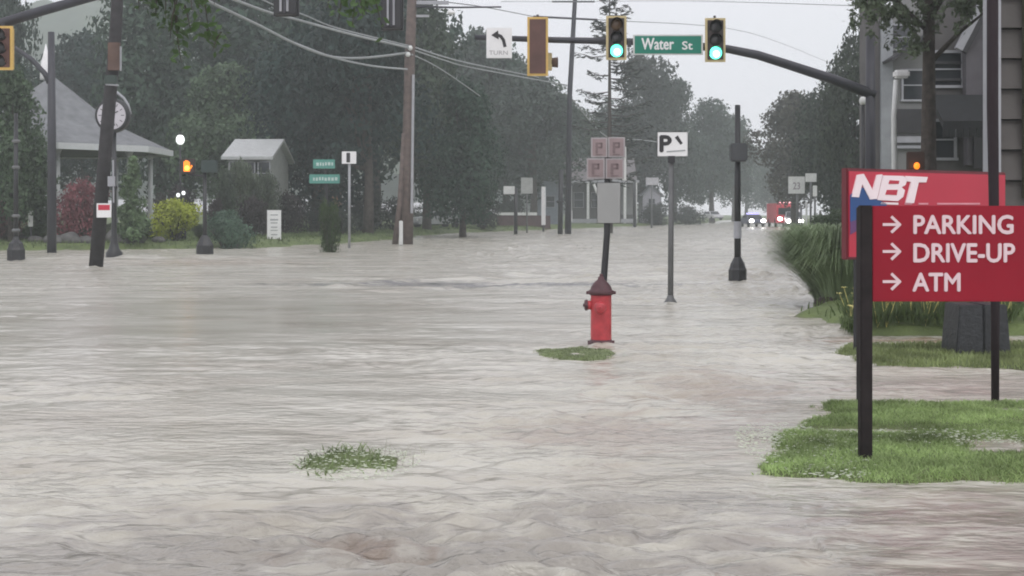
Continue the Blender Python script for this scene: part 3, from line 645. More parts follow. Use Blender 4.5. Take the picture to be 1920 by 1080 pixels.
# arborvitae
def arborvitae(px, Y, top, half, col, label):
    X = ax(px, Y); g = gz(X, Y); t = thing("conical_shrub", (X, Y, g), label, "shrub"); h = az(top, Y) - g; hw = half * Y / FPX
    rng = np.random.default_rng(9); lb = []
    for i in range(34):
        f = rng.random() ** 1.3; r = hw * (1 - f * 0.8) * 0.62; a = rng.uniform(0, 2 * PI)
        lb.append((math.cos(a) * r * .7, math.sin(a) * r * .7, 0.1 * h + f * h * 0.84, hw * (0.46 - 0.28 * f)))
    co, q = lobes_crown(7000, 0.075, lb, 77, droop=-0.2); o = link_mesh("foliage", np_mesh("foliage", co, q), LEAF, t); o.color = (*col, 1)
    mb = MB(); mb.tube([(X, Y, g - .2), (X, Y, g + h * .8)], [0.08, 0.02], n=6); mb.build("trunk", M_bark, t)
arborvitae(247, 57.5, 288, 40, (0.12, 0.18, 0.09), "tall conical green evergreen beside the leaning pole")
arborvitae(75, 62, 300, 32, (0.06, 0.095, 0.045), "columnar green evergreen just left of the thin dark mast")

# near leaves hanging into the top of the frame from trees beside the viewer
def hanging_tree(trunk, limbs, sprays, col, label, leafs=0.055, name="overhanging_tree", per=26):
    t = thing(name, trunk[0], label, "tree"); mb = MB(); n = len(trunk)
    mb.tube(trunk, [0.22 - 0.16 * i / (n - 1) for i in range(n)], n=10); mb.build("trunk", M_bark, t, smooth=True)
    lm = MB()
    for l in limbs: lm.tube(l, [0.06 - 0.04 * i / (len(l) - 1) for i in range(len(l))], n=6)
    C = []
    for (p0, p1) in sprays:
        p0 = Vector(p0); p1 = Vector(p1); lm.tube([p0, (p0 + p1) / 2 + Vector((random.uniform(-.03, .03), 0, 0.02)), p1], [0.010, 0.007, 0.003], n=4)
        L = (p1 - p0).length
        for _ in range(int(per * max(L, .35) / .5)):
            f = random.random(); p = p0.lerp(p1, f); C.append(p + Vector([random.gauss(0, .055) for _ in range(3)]))
    lm.build("limb", M_bark, t, smooth=True)
    C = np.array([tuple(c) for c in C]); n = len(C); d = RNG.normal(size=(n, 3)); d[:, 2] -= 0.5; d /= np.linalg.norm(d, axis=1)[:, None]
    b = np.cross(d, RNG.normal(size=(n, 3))); b /= np.linalg.norm(b, axis=1)[:, None]; s = (leafs * RNG.uniform(.6, 1.3, n))[:, None]
    co = np.stack([C - d * s, C - b * s * .45, C + d * s, C + b * s * .45], 1).reshape(-1, 3) - np.array(trunk[0])
    o = link_mesh("leaves", np_mesh("leaves", co, np.arange(n * 4).reshape(-1, 4)), LEAF, t); o.color = (*col, 1); return t
YN = 13.0
sp = []
for (px, p0, p1) in [(262, -40, 20), (285, -30, 28), (300, -40, 12), (325, -60, 60), (330, -10, 75), (335, 30, 118), (345, 10, 60), (322, -40, 40), (360, -40, 22), (385, -30, 15), (395, 55, 75),
                     (640, -40, 40), (665, -40, 30), (690, -40, 25), (625, -40, 15), (706, -30, 46), (410, 60, 95), (655, -40, 48), (275, -60, 10), (400, -60, 8)]:
    sp.append((at(px + random.uniform(-8, 8), p0, YN), at(px + random.uniform(-12, 16), p1, YN + random.uniform(-.4, .4))))
sp.append((at(385, -40, YN), at(392, 62, YN)))
hanging_tree([Vector((-9.5, 13, -0.3)), Vector((-9.3, 13, 2.5)), Vector((-8.8, 13, 5.5)), Vector((-8.4, 13, 8))],
             [[Vector((-9.0, 13, 4.2)), at(-400, -120, YN), at(100, -110, YN), at(400, -70, YN), at(720, -60, YN)], [at(200, -100, YN), at(330, -50, YN)], [at(560, -66, YN), at(680, -40, YN)]],
             sp, (0.05, 0.09, 0.03), "near leafy twigs hanging into the top left of the view")
YN = 27.0; sp = []
for i in range(300):
    px = random.uniform(1595, 1865); lim = 150 if 1690 < px < 1800 else 105
    py = random.uniform(-160, lim) ; 
    if py > 20 + 80 * math.sin((px - 1595) / 270 * PI) * random.random() + 20: continue
    sp.append((at(px + random.uniform(-20, 20), py - 25, YN + random.uniform(-1, 1)), at(px + random.uniform(-25, 25), py, YN + random.uniform(-1, 1))))
hanging_tree([at(1741, 542, YN) , at(1741, 300, YN), at(1742, 0, YN), at(1740, -260, YN)],
             [[at(1741, 120, YN), at(1800, 60, YN), at(1850, 20, YN)], [at(1741, 60, YN), at(1680, 0, YN), at(1610, 0, YN)], [at(1741, 40, YN), at(1790, -40, YN), at(1840, -80, YN)], [at(1741, 0, YN), at(1690, -90, YN)]],
             sp, (0.10, 0.13, 0.08), "tree with a straight dark trunk in front of the pale house on the right", leafs=0.07, name="street_tree", per=17)

# ornamental grass clump
def fountain(px, Y, rx, h, n, col, label):
    X = ax(px, Y); g = gz(X, Y); t = thing("ornamental_grass", (X, Y, g), label, "grass clump"); rng = np.random.default_rng(4)
    a = rng.uniform(0, 2 * PI, n); L = rng.uniform(.35, 1.0, n) ** .7; hh = h * (0.55 + .5 * rng.random(n)); rr = rx * L
    b0 = np.stack([np.cos(a) * rng.uniform(0, .32, n) * rx, np.sin(a) * rng.uniform(0, .32, n) * rx, np.full(n, -0.05)], 1)
    pts = []; S = (0, .2, .4, .6, .8, 1.0); up = rng.uniform(.30, .78, n)
    for q_ in S:
        z = hh * np.sin(PI * q_ * up) / np.maximum(np.sin(PI * np.minimum(up, .5)), .3)
        pts.append(b0 + np.stack([np.cos(a) * rr * q_ ** 1.25, np.sin(a) * rr * q_ ** 1.25, np.clip(z, 0, 9)], 1))
    w = np.stack([-np.sin(a), np.cos(a), 0 * a], 1) * 0.008; V = []
    for i, p in enumerate(pts): k = (1, 1, .9, .75, .5, .12)[i]; V += [p - w * k, p + w * k]
    co = np.stack(V, 1).reshape(-1, 3); i = np.arange(n)[:, None] * 12
    q = np.concatenate([i + np.array([[2 * k, 2 * k + 1, 2 * k + 3, 2 * k + 2]]) for k in range(5)], 1).reshape(-1, 4)
    o = link_mesh("blades", np_mesh("blades", co, q), LEAF, t); o.color = (*col, 1)
    mb = MB(); mb.lathe((X, Y, g), [(rx * .36, -.2), (rx * .34, .05), (rx * .2, .22), (.02, .3)], n=12); mb.build("crown_base", M_bark, t, smooth=True)
fountain(1572, 22.0, 1.22, 1.32, 8500, (0.25, 0.32, 0.19), "large arching ornamental grass clump beside the bank sign")
fountain(1665, 22.9, 1.0, 1.2, 3000, (0.17, 0.22, 0.12), "smaller ornamental grass clump hidden behind the red signs")

# flower bed plants: each plant its own
def flower_mesh(seed):
    rng = np.random.default_rng(seed); mb = MB()
    co = []; 
    for i in range(60):
        a = rng.uniform(0, 6.28); L = rng.uniform(.15, .34); b = np.array([rng.normal() * .05, rng.normal() * .05, 0]); e = b + np.array([math.cos(a) * L * .45, math.sin(a) * L * .45, L])
        w = np.array([-math.sin(a), math.cos(a), 0]) * .011; m_ = (b + e) / 2 + np.array([0, 0, .03]); co += [b - w, m_ - w, e, m_ + w]
    return np_mesh("foliage", np.array(co), np.arange(len(co)).reshape(-1, 4))
FM = [flower_mesh(s) for s in range(3)]
for f in FM: f.materials.append(LEAF)
M_petal = mat("pale_yellow_petals", (0.80, 0.72, 0.25), 0.6)
PET = []
for s in range(3):
    rng = np.random.default_rng(50 + s); mb = MB()
    for i in range((2, 3, 1)[s]):
        c = Vector((rng.normal() * .09, rng.normal() * .09, .37 + rng.random() * .06))
        for k in range(6):
            a = k * PI / 3; e = c + Vector((math.cos(a) * .062, math.sin(a) * .062, .015)); w = Vector((-math.sin(a), math.cos(a), 0)) * .028
            mb.add([c, (c + e) / 2 - w, e, (c + e) / 2 + w], [(0, 1, 2, 3)])
        mb.tube([Vector((0, 0, 0)), c], [0.004, 0.003], n=4)
    tmp = mb.build("blossom", M_petal); PET.append(tmp.data); bpy.data.objects.remove(tmp)
nf = 0
for row, Y in enumerate((16.9, 17.35, 17.8, 18.3)):
    for px in range(1596, 1905, 15):
        x = ax(px + random.uniform(-5, 5), Y); y = Y + random.uniform(-.12, .12); z = gz(x, y)
        t = thing("flower_plant", (x, y, z), "leafy bedding plant in the yellow-flowered bed under the red signs", "plant", "bedding plants under the red signs")
        t.rotation_euler.z = random.uniform(0, 6.28); s = random.uniform(.7, .95); t.scale = (s, s, s * 1.05)
        o = bpy.data.objects.new("foliage", FM[nf % 3]); SC.collection.objects.link(o); o.parent = t; o.color = (0.12, 0.17, 0.07, 1)
        if random.random() < .38:
            o = bpy.data.objects.new("blossom", PET[nf % 3]); SC.collection.objects.link(o); o.parent = t
        nf += 1

# boulders
for i, (px, py, r, lab) in enumerate([(100, 462, .55, "flattish grey boulder at the foot of the thin dark mast"), (130, 455, .7, "largest grey boulder between the mast and the leaning pole"), (158, 464, .45, "small grey boulder just left of the leaning pole"),
                                      (225, 455, .75, "grey boulder just right of the leaning pole"), (255, 463, .5, "low grey boulder below the conical evergreen"), (70, 464, .4, "small grey boulder right of the black pedestrian post"),
                                      (300, 466, .38, "small dark stone below the yellow-green bush"), (435, 466, .45, "dark stone below the blue-green bush")]):
    Y = 57.0 + i * .3; r *= .72; X = ax(px, Y); g = gz(X, Y); mb = MB(); mb.sphere((X, Y, g + r * .25), r, n=10, sq=(1.25, 1, .75))
    for v in mb.v:
        d = v - Vector((X, Y, g)); v += d * 0.35 * mnoise.noise(d * 1.6 + Vector((i * 7, 0, 0)))
    tag(mb.build("boulder", M_rock, None, smooth=True, loc=(X, Y, g)), lab, "rock", "boulders along the left bank")

# ------------------------------------------------------------------ traffic signals
def signal(name, px, py0, py1, Y, label, faces=('off', 'off', 'green'), shell=M_yelp, face=M_sigface, back=False, louver=False, wpx=38, depth=.22, group="traffic signals over the junction", yaw=0):
    zt, zb = az(py0, Y), az(py1, Y); H = zt - zb; w = wpx * Y / FPX; x = ax(px, Y); n = len(faces)
    t = thing(name, (x, Y, zb), label, "traffic signal", group); 
    s = -1 if not back else 1
    mb = MB(); mb.box((x, Y, (zt + zb) / 2), (w * .84, depth, H * .97)); mb.build("housing", shell if not back else M_blackpaint, t, bevel=.02)
    # rim of a backplate seen round the dark face
    mb = MB(); e = w * .11; yb = Y + s * (depth / 2 - .03)
    for cx_, cz_, dx_, dz_ in ((x, zt - e / 2, w, e), (x, zb + e / 2, w, e), (x - w / 2 + e / 2, (zt + zb) / 2, e, H - 2 * e), (x + w / 2 - e / 2, (zt + zb) / 2, e, H - 2 * e)):
        mb.box((cx_, yb, cz_), (dx_, .05, dz_))
    mb.build("backplate_rim", shell if not back else M_blackpaint, t)
    mb = MB(); mb.box((x, Y + s * (depth / 2 + .01), (zt + zb) / 2), (w - 2 * e - .004, .02, H - 2 * e - .004)); mb.build("face_plate", face, t)
    r = min((H - 2 * e) / n / 2 * .94, (w - 2 * e) / 2 * .98); yf = Y + s * (depth / 2 + .022)
    for i, f in enumerate(faces):
        zc = zt - e - (H - 2 * e) * (i + .5) / n
        if louver: continue
        m = {'off': M_lensoff, 'amber': M_lensamber, 'green': M_lit_green}[f]
        mb = MB(); mb.lathe((x, yf, zc), [(r, 0), (r * .9, s * .02), (r * .55, s * .045), (.004, s * .055)], n=20, axis='y'); L = mb.build("lens", m, t, smooth=True)
        if f == 'green':
            mb = MB(); mb.lathe((x + .01, yf + s * .03, zc - .02), [(r * .62, 0), (r * .5, s * .02), (.004, s * .04)], n=18, axis='y'); mb.build("lit_core", M_lit_core, L, smooth=True)
        if not back:
            vs = []; fs = []; K = 15; ln = .18 if not louver else .10     # open visor hood
            for k in range(K):
                a = R(-20) + (R(220)) * k / (K - 1)
                for rr, yy in ((r * 1.04, yf), (r * 1.04, yf - ln * (0.55 + .45 * math.sin(max(0, min(PI, a))))), (r * 1.0, yf - ln * (0.55 + .45 * math.sin(max(0, min(PI, a))))), (r * 1.0, yf)):
                    vs.append((x + math.cos(a) * rr, yy, zc + math.sin(a) * rr))
            for k in range(K - 1):
                for j in range(4): fs.append((k * 4 + j, k * 4 + (j + 1) % 4, (k + 1) * 4 + (j + 1) % 4, (k + 1) * 4 + j))
            mb = MB(); mb.add(vs, fs); mb.build("visor", face, t)
    if back:
        for dx in (-.16, .10):
            mb = MB(); mb.box((x + w * dx, Y - depth / 2 - .02, (zt + zb) / 2), (w * .09, .035, H * .86)); mb.build("door_rib", M_trim, t)
    mb = MB(); mb.box((x, Y - s * (depth / 2 + .04), (zt + zb) / 2), (.05, .06, H * .9)); mb.tube([(x, Y, zt - .02), (x, Y, zt + .07)], .03); mb.build("bracket", M_mast, t)
    if yaw: t.rotation_euler.z = yaw
    return t
YA = 31.0
signal("traffic_signal", 1155, 31, 113, YA, "lit green traffic signal left of the green street name sign", faces=('amber', 'off', 'green'))
signal("traffic_signal", 1340, 35, 117, YA, "lit green traffic signal right of the green street name sign", faces=('off', 'off', 'green'), wpx=38)
signal("traffic_signal", 1008, 33, 143, YA, "unlit yellow-framed signal beside the white left turn sign", faces=('off', 'off', 'off', 'off'), shell=M_yel, face=M_sigbrown, louver=True, wpx=39)
# visor of the signal facing the other way
YB = 30.5
signal("traffic_signal", 6, 50, 132, 27.0, "orange-yellow traffic signal cut by the left edge of the picture", faces=('off', 'off', 'off'), shell=M_yel, face=M_sigbrown, wpx=42)
signal("traffic_signal", 536, -72, 30, 27.0, "dark back of the signal hanging at the top, left of the big brown pole", faces=('off',) * 3, back=True, wpx=48)
signal("traffic_signal", 735, -48, 56, 27.0, "dark back of the signal hanging beside the big brown pole top", faces=('off',) * 3, back=True, wpx=42)
for px, y0, y1, w in ((536, -72, 30, 48), (735, -48, 56, 42)):
    pass
def mast(name, pts, rads, label, pole=None, prad=.13):
    b = pole[0] if pole else pts[0]
    t = thing(name, b, label, "signal mast")
    mb = MB(); mb.tube(pts, rads, n=14); mb.build("arm", M_mast, t, smooth=True)
    if pole: 
        mb = MB(); mb.tube(pole, [prad, prad * .8], n=16); mb.build("pole", M_mast, t, smooth=True)
        mb = MB(); p = Vector(pole[0]); mb.lathe(p, [(prad * 1.9, 0), (prad * 1.8, .15), (prad * 1.2, .4), (prad, .5)], n=16); mb.build("pole_base", M_mast, t, smooth=True)
    return t
xp = ax(1638, YA); YR = YA + .28
mast("mast_arm", [at(1640, 178, YR), at(1560, 148, YR), at(1480, 122, YR), at(1420, 103, YR), at(1365, 92, YR), at(1280, 84, YR), at(1180, 78, YR), at(1040, 75, YR), at(890, 70, YR)],
     [.135, .125, .115, .11, .10, .095, .085, .075, .065], "dark curved mast arm carrying the green signals over the street", pole=[(xp, YR, gz(xp, YR) - .2), (xp, YR, az(62, YR))], prad=.135)
YL = 27.3; xl = ax(-420, YL)
mast("mast_arm", [(xl, YL, az(150, YL)), at(-200, 98, YL), at(0, 45, YL), at(80, 20, YL), at(165, -4, YL), at(300, -40, YL), at(450, -64, YL), at(600, -74, YL), at(800, -80, YL)],
     [.12, .115, .11, .105, .10, .095, .085, .08, .07], "dark mast arm crossing the top left corner", pole=[(xl, YL, -.3), (xl, YL, az(100, YL))], prad=.14)
# left turn sign on the arm
def board(name, x0, x1, y0, y1, Y, m, parent, th=.03, bevel=.006, back=None):
    mb = MB(); a = at(x0, y0, Y); b = at(x1, y1, Y)
    mb.box(((a.x + b.x) / 2, Y, (a.z + b.z) / 2), (b.x - a.x, th, a.z - b.z)); return mb.build(name, m, parent, bevel=bevel)
t = thing("turn_sign", at(936, 110, YA), "white sign with black left turn arrow hanging on the mast arm", "sign")
board("sign_board", 912, 960, 52, 109, YA, M_white, t)
def strip(pts, w, Y, m, name, parent, th=.006):
    """flat printed line along pixel points on plane Y"""
    mb = MB()
    P = [at(a, b, Y) for a, b in pts]; L = []
    for i, p in enumerate(P):
        d = (P[min(i + 1, len(P) - 1)] - P[max(i - 1, 0)]).normalized(); n_ = Vector((-d.z, 0, d.x)) * (w if not isinstance(w, list) else w[i]) * Y / FPX / 2
        L.append((p + n_, p - n_))
    n = len(L); vs = [a for a, b in L] + [b for a, b in L]; vs2 = [v + Vector((0, -th, 0)) for v in vs]
    fs = []
    for i in range(n - 1):
        fs.append((i, i + 1, n + i + 1, n + i)); o = 2 * n; fs.append((o + i, o + n + i, o + n + i + 1, o + i + 1))
        fs.append((i, i + 2 * n, i + 1 + 2 * n, i + 1)); fs.append((n + i, n + i + 1, 3 * n + i + 1, 3 * n + i))
    fs += [(0, n, 3 * n, 2 * n), (n - 1, 3 * n - 1, 4 * n - 1, 2 * n - 1)]
    mb.add(vs + vs2, fs); return mb.build(name, m, parent)
yf = YA - .018
mb = MB(); mb.add([at(921, 66, yf), at(934, 57, yf), at(935, 74, yf), at(921, 66, yf) + Vector((0, -.004, 0)), at(934, 57, yf) + Vector((0, -.004, 0)), at(935, 74, yf) + Vector((0, -.004, 0))], [(0, 1, 2), (3, 5, 4), (0, 3, 4, 1), (1, 4, 5, 2), (2, 5, 3, 0)])
mb.build("arrow_head", M_black, t)
strip([(931, 65), (939, 68), (944, 75), (947, 88)], 6, yf, M_black, "arrow_shaft", t)
text_mesh("lettering", "TURN", ax(917, YA), ax(952, YA), az(103, YA), az(95, YA), yf, mat("faded_print", (.38, .38, .38), .6), t)
mb = MB(); mb.tube([at(936, 90, YA + .03), at(936, 72, YR - .05)], .03); mb.build("bracket", M_mast, t)
# street name sign
t = thing("street_name_sign", at(1252, 103, YA), "green street name sign reading Water St between the two green signals", "sign")
board("sign_board", 1187, 1318, 65, 103, YA, M_offwhite, t, th=.03)
board("green_field", 1190, 1315, 67.5, 100.5, YA - .017, M_green, t, th=.01, bevel=.002)
text_mesh("lettering", "Water", ax(1203, YA), ax(1263, YA), az(93, YA), az(72, YA), YA - .0225, M_white, t, bold=.03)
text_mesh("lettering", "St", ax(1279, YA), ax(1298, YA), az(93, YA), az(78, YA), YA - .0225, M_white, t, bold=.03)
mb = MB(); mb.box(at(1262, 78, YA + .12), (.1, .2, .12)); mb.box(at(1180, 82, YA + .05), (.09, .12, .16)); mb.build("bracket", M_mast, t)
# signal facing the cross street, seen from the side behind the left turn signal
t = thing("side_signal", at(1033, 135, YR + .25), "small signal facing the cross street, seen side-on right of the unlit signal", "traffic signal")
mb = MB(); mb.box(at(1030, 116, YR + .25), (.13, .2, .42)); mb.build("housing", M_yelp, t, bevel=.01)
mb = MB(); mb.lathe(at(1034, 117, YR + .25), [(.11, 0), (.13, .16)], n=14, axis='x'); mb.build("visor", M_orangebox, t, smooth=True)

# ------------------------------------------------------------------ poles on the left
def pole_thing(name, pts, rads, m, label, cat, part="pole", group=None):
    t = thing(name, pts[0], label, cat, group); mb = MB(); mb.tube(pts, rads, n=14); mb.build(part, m, t, smooth=True); return t
Y1 = 38.4
t = pole_thing("utility_pole", [Vector((ax(178, Y1), Y1, -.4)), at(200, 250, Y1), at(217, 60, Y1), at(232, -260, Y1)], [.21, .195, .18, .15], M_darkpole, "leaning dark wooden utility pole in front of the street clock", "utility pole")
board("notice", 181, 209, 381, 408, Y1 - .22, M_white, t, th=.01)
board("notice_print", 184, 206, 384, 394, Y1 - .228, M_redface, t, th=.006, bevel=.001)
board("riser_box", 203, 225, 80, 132, Y1 - .24, M_orangebox, t, th=.12, bevel=.01)
mb = MB(); mb.box(at(226, 110, Y1 - .22), (.04, .10, .72)); mb.build("conduit", M_trim, t)
mb = MB(); mb.box(at(208, 150, Y1 - .20), (.36, .12, .28)); mb.build("splice_box", mat("dark_green_box", (.03, .05, .04), .5), t, bevel=.02)
mb = MB(); mb.tube([at(198, 158, Y1 - .22), at(222, 160, Y1 - .22)], .03); mb.tube([at(212, 300, Y1 - .2), at(213, 380, Y1 - .2)], .025); mb.box(at(209, 340, Y1 - .22), (.2, .1, .3)); mb.build("fittings", M_trim, t)

# street clock
YC = 47.0; t = thing("street_clock", (ax(214, YC), YC, gz(ax(214, YC), YC)), "round two-faced street clock on a dark post behind the leaning pole", "clock")
xc = ax(212, YC); zc = az(217, YC); r = 31 * YC / FPX; b = Vector(t.location)
mb = MB(); mb.lathe(b, [(.30, -.3), (.30, .5), (.2, .65), (.13, .9), (.10, 1.2), (.085, 2.8), (.12, 2.9), (.08, 3.0), (.08, zc - r - b.z + .03)], n=14); mb.build("post", M_blackpaint, t, smooth=True)
mb = MB(); mb.lathe((xc, YC, zc), [(r * .9, -.2), (r, -.19), (r * 1.04, -.1), (r * 1.04, .1), (r, .19), (r * .9, .2)], n=36, axis='y'); mb.build("case", M_blackpaint, t, smooth=True)
mb = MB(); mb.lathe((xc, YC - .2, zc), [(r * .86, 0), (r * .85, -.012)], n=36, axis='y'); F = mb.build("dial", mat("clock_dial", (.50, .49, .52), .4, var=.04), t)
mb = MB()
for k in range(12):
    a = k * PI / 6; p = Vector((xc + math.sin(a) * r * .68, YC - .216, zc + math.cos(a) * r * .68)); M = Matrix.Rotation(a, 3, 'Y'); mb.box(p, (.025, .006, .11), M)
mb.build("numerals", M_black, F)
mb = MB(); mb.box((xc + r * .17, YC - .222, zc + .07), (.035, .006, .34), Matrix.Rotation(R(62), 3, 'Y')); mb.box((xc + .06, YC - .23, zc - .17), (.028, .006, .45), Matrix.Rotation(R(160), 3, 'Y')); mb.build("hands", M_black, F)
mb = MB(); mb.tube([at(196, 178, YC), at(205, 172, YC), at(219, 173, YC), at(232, 184, YC), at(240, 196, YC), at(246, 214, YC)], [.03, .05, .055, .05, .05, .03], n=8); mb.tube([at(212, 186, YC), at(212, 158, YC)], [.09, .02], n=8); mb.build("scroll_ornament", M_trim, t, smooth=True)

# thin dark mast and its arm behind
YP = 52.0; t = pole_thing("signal_mast", [Vector((ax(97, YP), YP, -.1)), at(97, 250, YP), at(96, 60, YP)], [.19, .17, .13], M_mast, "thin dark mast left of the pavilion", "signal mast")
mb = MB(); mb.tube([at(93, 155, YP), at(84, 138, YP), at(60, 112, YP), at(28, 90, YP), at(-60, 50, YP)], [.12, .11, .10, .09, .07], n=10); mb.build("arm", M_mast, t, smooth=True)
# black pedestrian posts
def ped_post(px, pyb, top, wpx, label, box=None, Y=None):
    Y = Y or HCAM * FPX / (pyb - HOR); x = ax(px, Y); u = Y / FPX
    t = thing("pedestrian_post", (x, Y, -.05), label, "post", "black bell-based posts")
    zt = az(top, Y); r = wpx * u / 2; mb = MB(); mb.tube([(x, Y, .1), (x, Y, zt)], [r, r * .8], n=14); mb.build("pole", M_blackpaint, t, smooth=True)
    mb = MB(); mb.lathe((x, Y, 0), [(17 * u, -.3), (17 * u, 22 * u), (15 * u, 26 * u), (13 * u, 34 * u), (r * 1.5, 40 * u), (r * 1.05, 46 * u)], n=8); mb.build("bell_base", M_blackpaint, t)
    return t, Y, x, r
t, Y, x, r = ped_post(1383, 528, 197, 13, "black post with grey box and taped notice standing in the flood at right")
mb = MB(); mb.box((x - .02, Y - .22, az(287, Y)), (30 * Y / FPX, .3, 34 * Y / FPX)); mb.build("signal_box", mat("dark_grey_box", (.07, .075, .08), .5), t, bevel=.03)
mb = MB(); mb.tube([(x, Y, az(447, Y)), (x, Y, az(415, Y))], r * 1.12, n=12); mb.build("notice_wrap", M_trim, t)
t, Y, x, r = ped_post(30, 490, 212, 9, "ornamental black post at the far left, standing in the water")
mb = MB()
for py in (265, 314, 405, 432): mb.lathe((x, Y, az(py, Y)), [(r * 1.1, -.06), (r * 1.7, -.02), (r * 1.7, .02), (r * 1.1, .06)], n=12)
mb.build("collars", M_greypost, t)
# pedestrian signal with lit hand
Y = 50.0; x = ax(384, Y); t = thing("pedestrian_signal", (x, Y, -.2), "pedestrian signal with glowing orange hand above the yellow-green bush", "pedestrian signal"); u = Y / FPX
mb = MB(); mb.tube([(x, Y, -.2), (x, Y, az(322, Y))], [.09, .07], n=12); mb.build("pole", M_blackpaint, t, smooth=True)
mb = MB(); mb.lathe((x, Y, 0), [(.34, -.3), (.34, .35), (.2, .62), (.1, .75)], n=8); mb.build("pole_base", M_blackpaint, t)
mb = MB(); mb.box((ax(352, Y), Y, az(312, Y)), (.56, .25, .60)); mb.build("lamp_housing", M_sigface, t, bevel=.03)
mb = MB(); mb.box((ax(393, Y), Y - .02, az(312, Y)), (.62, .28, .50)); mb.build("side_housing", mat("dark_green_housing", (.025, .045, .04), .5), t, bevel=.03)
mb = MB(); mb.tube([at(352, 327, Y), at(384, 330, Y)], .035); mb.build("bracket", M_blackpaint, t)
hx, hz = ax(352, Y), az(312, Y); mb = MB(); mb.box((hx, Y - .142, hz - .09), (.24, .02, .22))
for k, (dx, hh) in enumerate(((-.095, .17), (-.035, .21), (.03, .20), (.09, .15))): mb.box((hx + dx, Y - .142, hz + .02 + hh / 2), (.047, .02, hh))
mb.box((hx + .165, Y - .142, hz - .03), (.05, .02, .15), Matrix.Rotation(R(28), 3, 'Y')); mb.build("lit_hand", M_lit_orange, t)
mb = MB(); mb.sphere((hx + .01, Y - .15, hz - .07), .1, n=8, sq=(1, .2, 1)); mb.build("lit_core", M_lit_hot, t, smooth=True)

# lamp posts with white globes
def globe_lamp(px, py, Y, rpx, label, n=1, gp="white globe street lamps", gm=None):
    x = ax(px, Y); g = gz(x, Y); t = thing("street_lamp", (x, Y, g), label, "street lamp", gp); z = az(py, Y); r = rpx * Y / FPX
    mb = MB(); mb.tube([(x, Y, g - .2), (x, Y, z - r * .8)], [.06, .045], n=10); mb.lathe((x, Y, g), [(.16, -.2), (.14, .4), (.07, .6)], n=12); mb.build("post", M_blackpaint, t, smooth=True)
    mb = MB(); mb.sphere((x, Y, z), r, n=12, sq=(1, 1, 1.2)); mb.build("globe", gm or M_globe, t, smooth=True)
    mb = MB(); mb.lathe((x, Y, z + r * 1.1), [(r * .5, 0), (r * .2, r * .4), (.004, r * .7)], n=10); mb.build("finial", M_blackpaint, t, smooth=True)
globe_lamp(338, 262, 63, 8, "tall lamp with bright white globe behind the glowing orange hand")
globe_lamp(492, 276, 90, 6.5, "white globe lamp in front of the white house gable")
globe_lamp(530, 279, 96, 6, "white globe lamp second from the white house")
globe_lamp(546, 265, 105, 4.5, "faintest of the white globe lamps over the hedge")
globe_lamp(562, 253, 100, 6, "rightmost white globe lamp against the dark trees")
globe_lamp(334, 366, 62, 3.5, "very low small white lamp left of its twin behind the yellow-green bush")
globe_lamp(344, 362, 62.5, 3.5, "very low small white lamp right of its twin behind the yellow-green bush")
globe_lamp(1618, 189, 33, 7, "black lamp post with white cap just left of the dark mast pole on the right", gm=M_offwhite)
globe_lamp(11, 350, 75, 5, "dim white globe near the left edge above the reddish bush")

# white marker on the left
def marker(px, y0, y1, Y, wpx, m, label, name="marker_post", cat="marker"):
    x = ax(px, Y); g = gz(x, Y); t = thing(name, (x, Y, g), label, cat); mb = MB(); mb.tube([(x, Y, g - .1), (x, Y, az(y1, Y))], wpx * Y / FPX * .25); mb.build("stake", M_blackpaint, t)
    mb = MB(); mb.box((x, Y - .04, (az(y0, Y) + az(y1, Y)) / 2), (wpx * Y / FPX, .06, az(y0, Y) - az(y1, Y))); mb.build("reflector", m, t, bevel=.02); return t
marker(58, 394, 425, 58.5, 9, M_offwhite, "pale marker post among the low green bushes at left")
marker(1019, 350, 422, 112, 8, M_white, "tall bright white post beside the low white-capped wall")
marker(1070, 394, 416, 110, 6, M_white, "short white post in front of the porch house", name="short_post")
marker(752, 414, 459, 64, 7, M_offwhite, "narrow white marker strapped in front of the brown utility pole foot")

# ------------------------------------------------------------------ pavilion
YG = 66.0; xg = ax(98, YG); g = gz(xg, YG); t = thing("pavilion", (xg, YG, g), "octagonal park pavilion with grey shingle roof and white fascia", "pavilion")
ze = az(279, YG); zap = az(146, YG); Rr = (303 - 98) * YG / FPX; NO = 8; a0 = PI / 8
ring = lambda r, z: [(xg + r * math.cos(a0 + k * 2 * PI / NO), YG + r * math.sin(a0 + k * 2 * PI / NO), z) for k in range(NO)]
mb = MB(); vs = ring(Rr * 1.07, ze) + ring(Rr * .55, ze + (zap - ze) * .36) + ring(.18, zap); n = NO
mb.add(vs, [(i * n + k, i * n + (k + 1) % n, (i + 1) * n + (k + 1) % n, (i + 1) * n + k) for i in range(2) for k in range(n)] + [tuple(range(2 * n, 3 * n))]); mb.build("roof", M_roofg, t)
mb = MB(); o_ = ring(Rr * 1.08, ze + .02); i_ = ring(Rr * 1.08, ze - .28); o2 = ring(Rr * 1.02, ze + .0); i2 = ring(Rr * 1.02, ze - .28)
mb.add(o_ + i_ + o2 + i2, [f for k in range(n) for f in ((k, (k + 1) % n, n + (k + 1) % n, n + k), (2 * n + k, 3 * n + k, 3 * n + (k + 1) % n, 2 * n + (k + 1) % n), (n + k, n + (k + 1) % n, 3 * n + (k + 1) % n, 3 * n + k), (k, 2 * n + k, 2 * n + (k + 1) % n, (k + 1) % n))]); mb.build("fascia", M_fascia, t)
mb = MB(); mb.add(ring(Rr * 1.02, ze - .2), [tuple(range(n))]); mb.build("ceiling", M_darktrim, t)
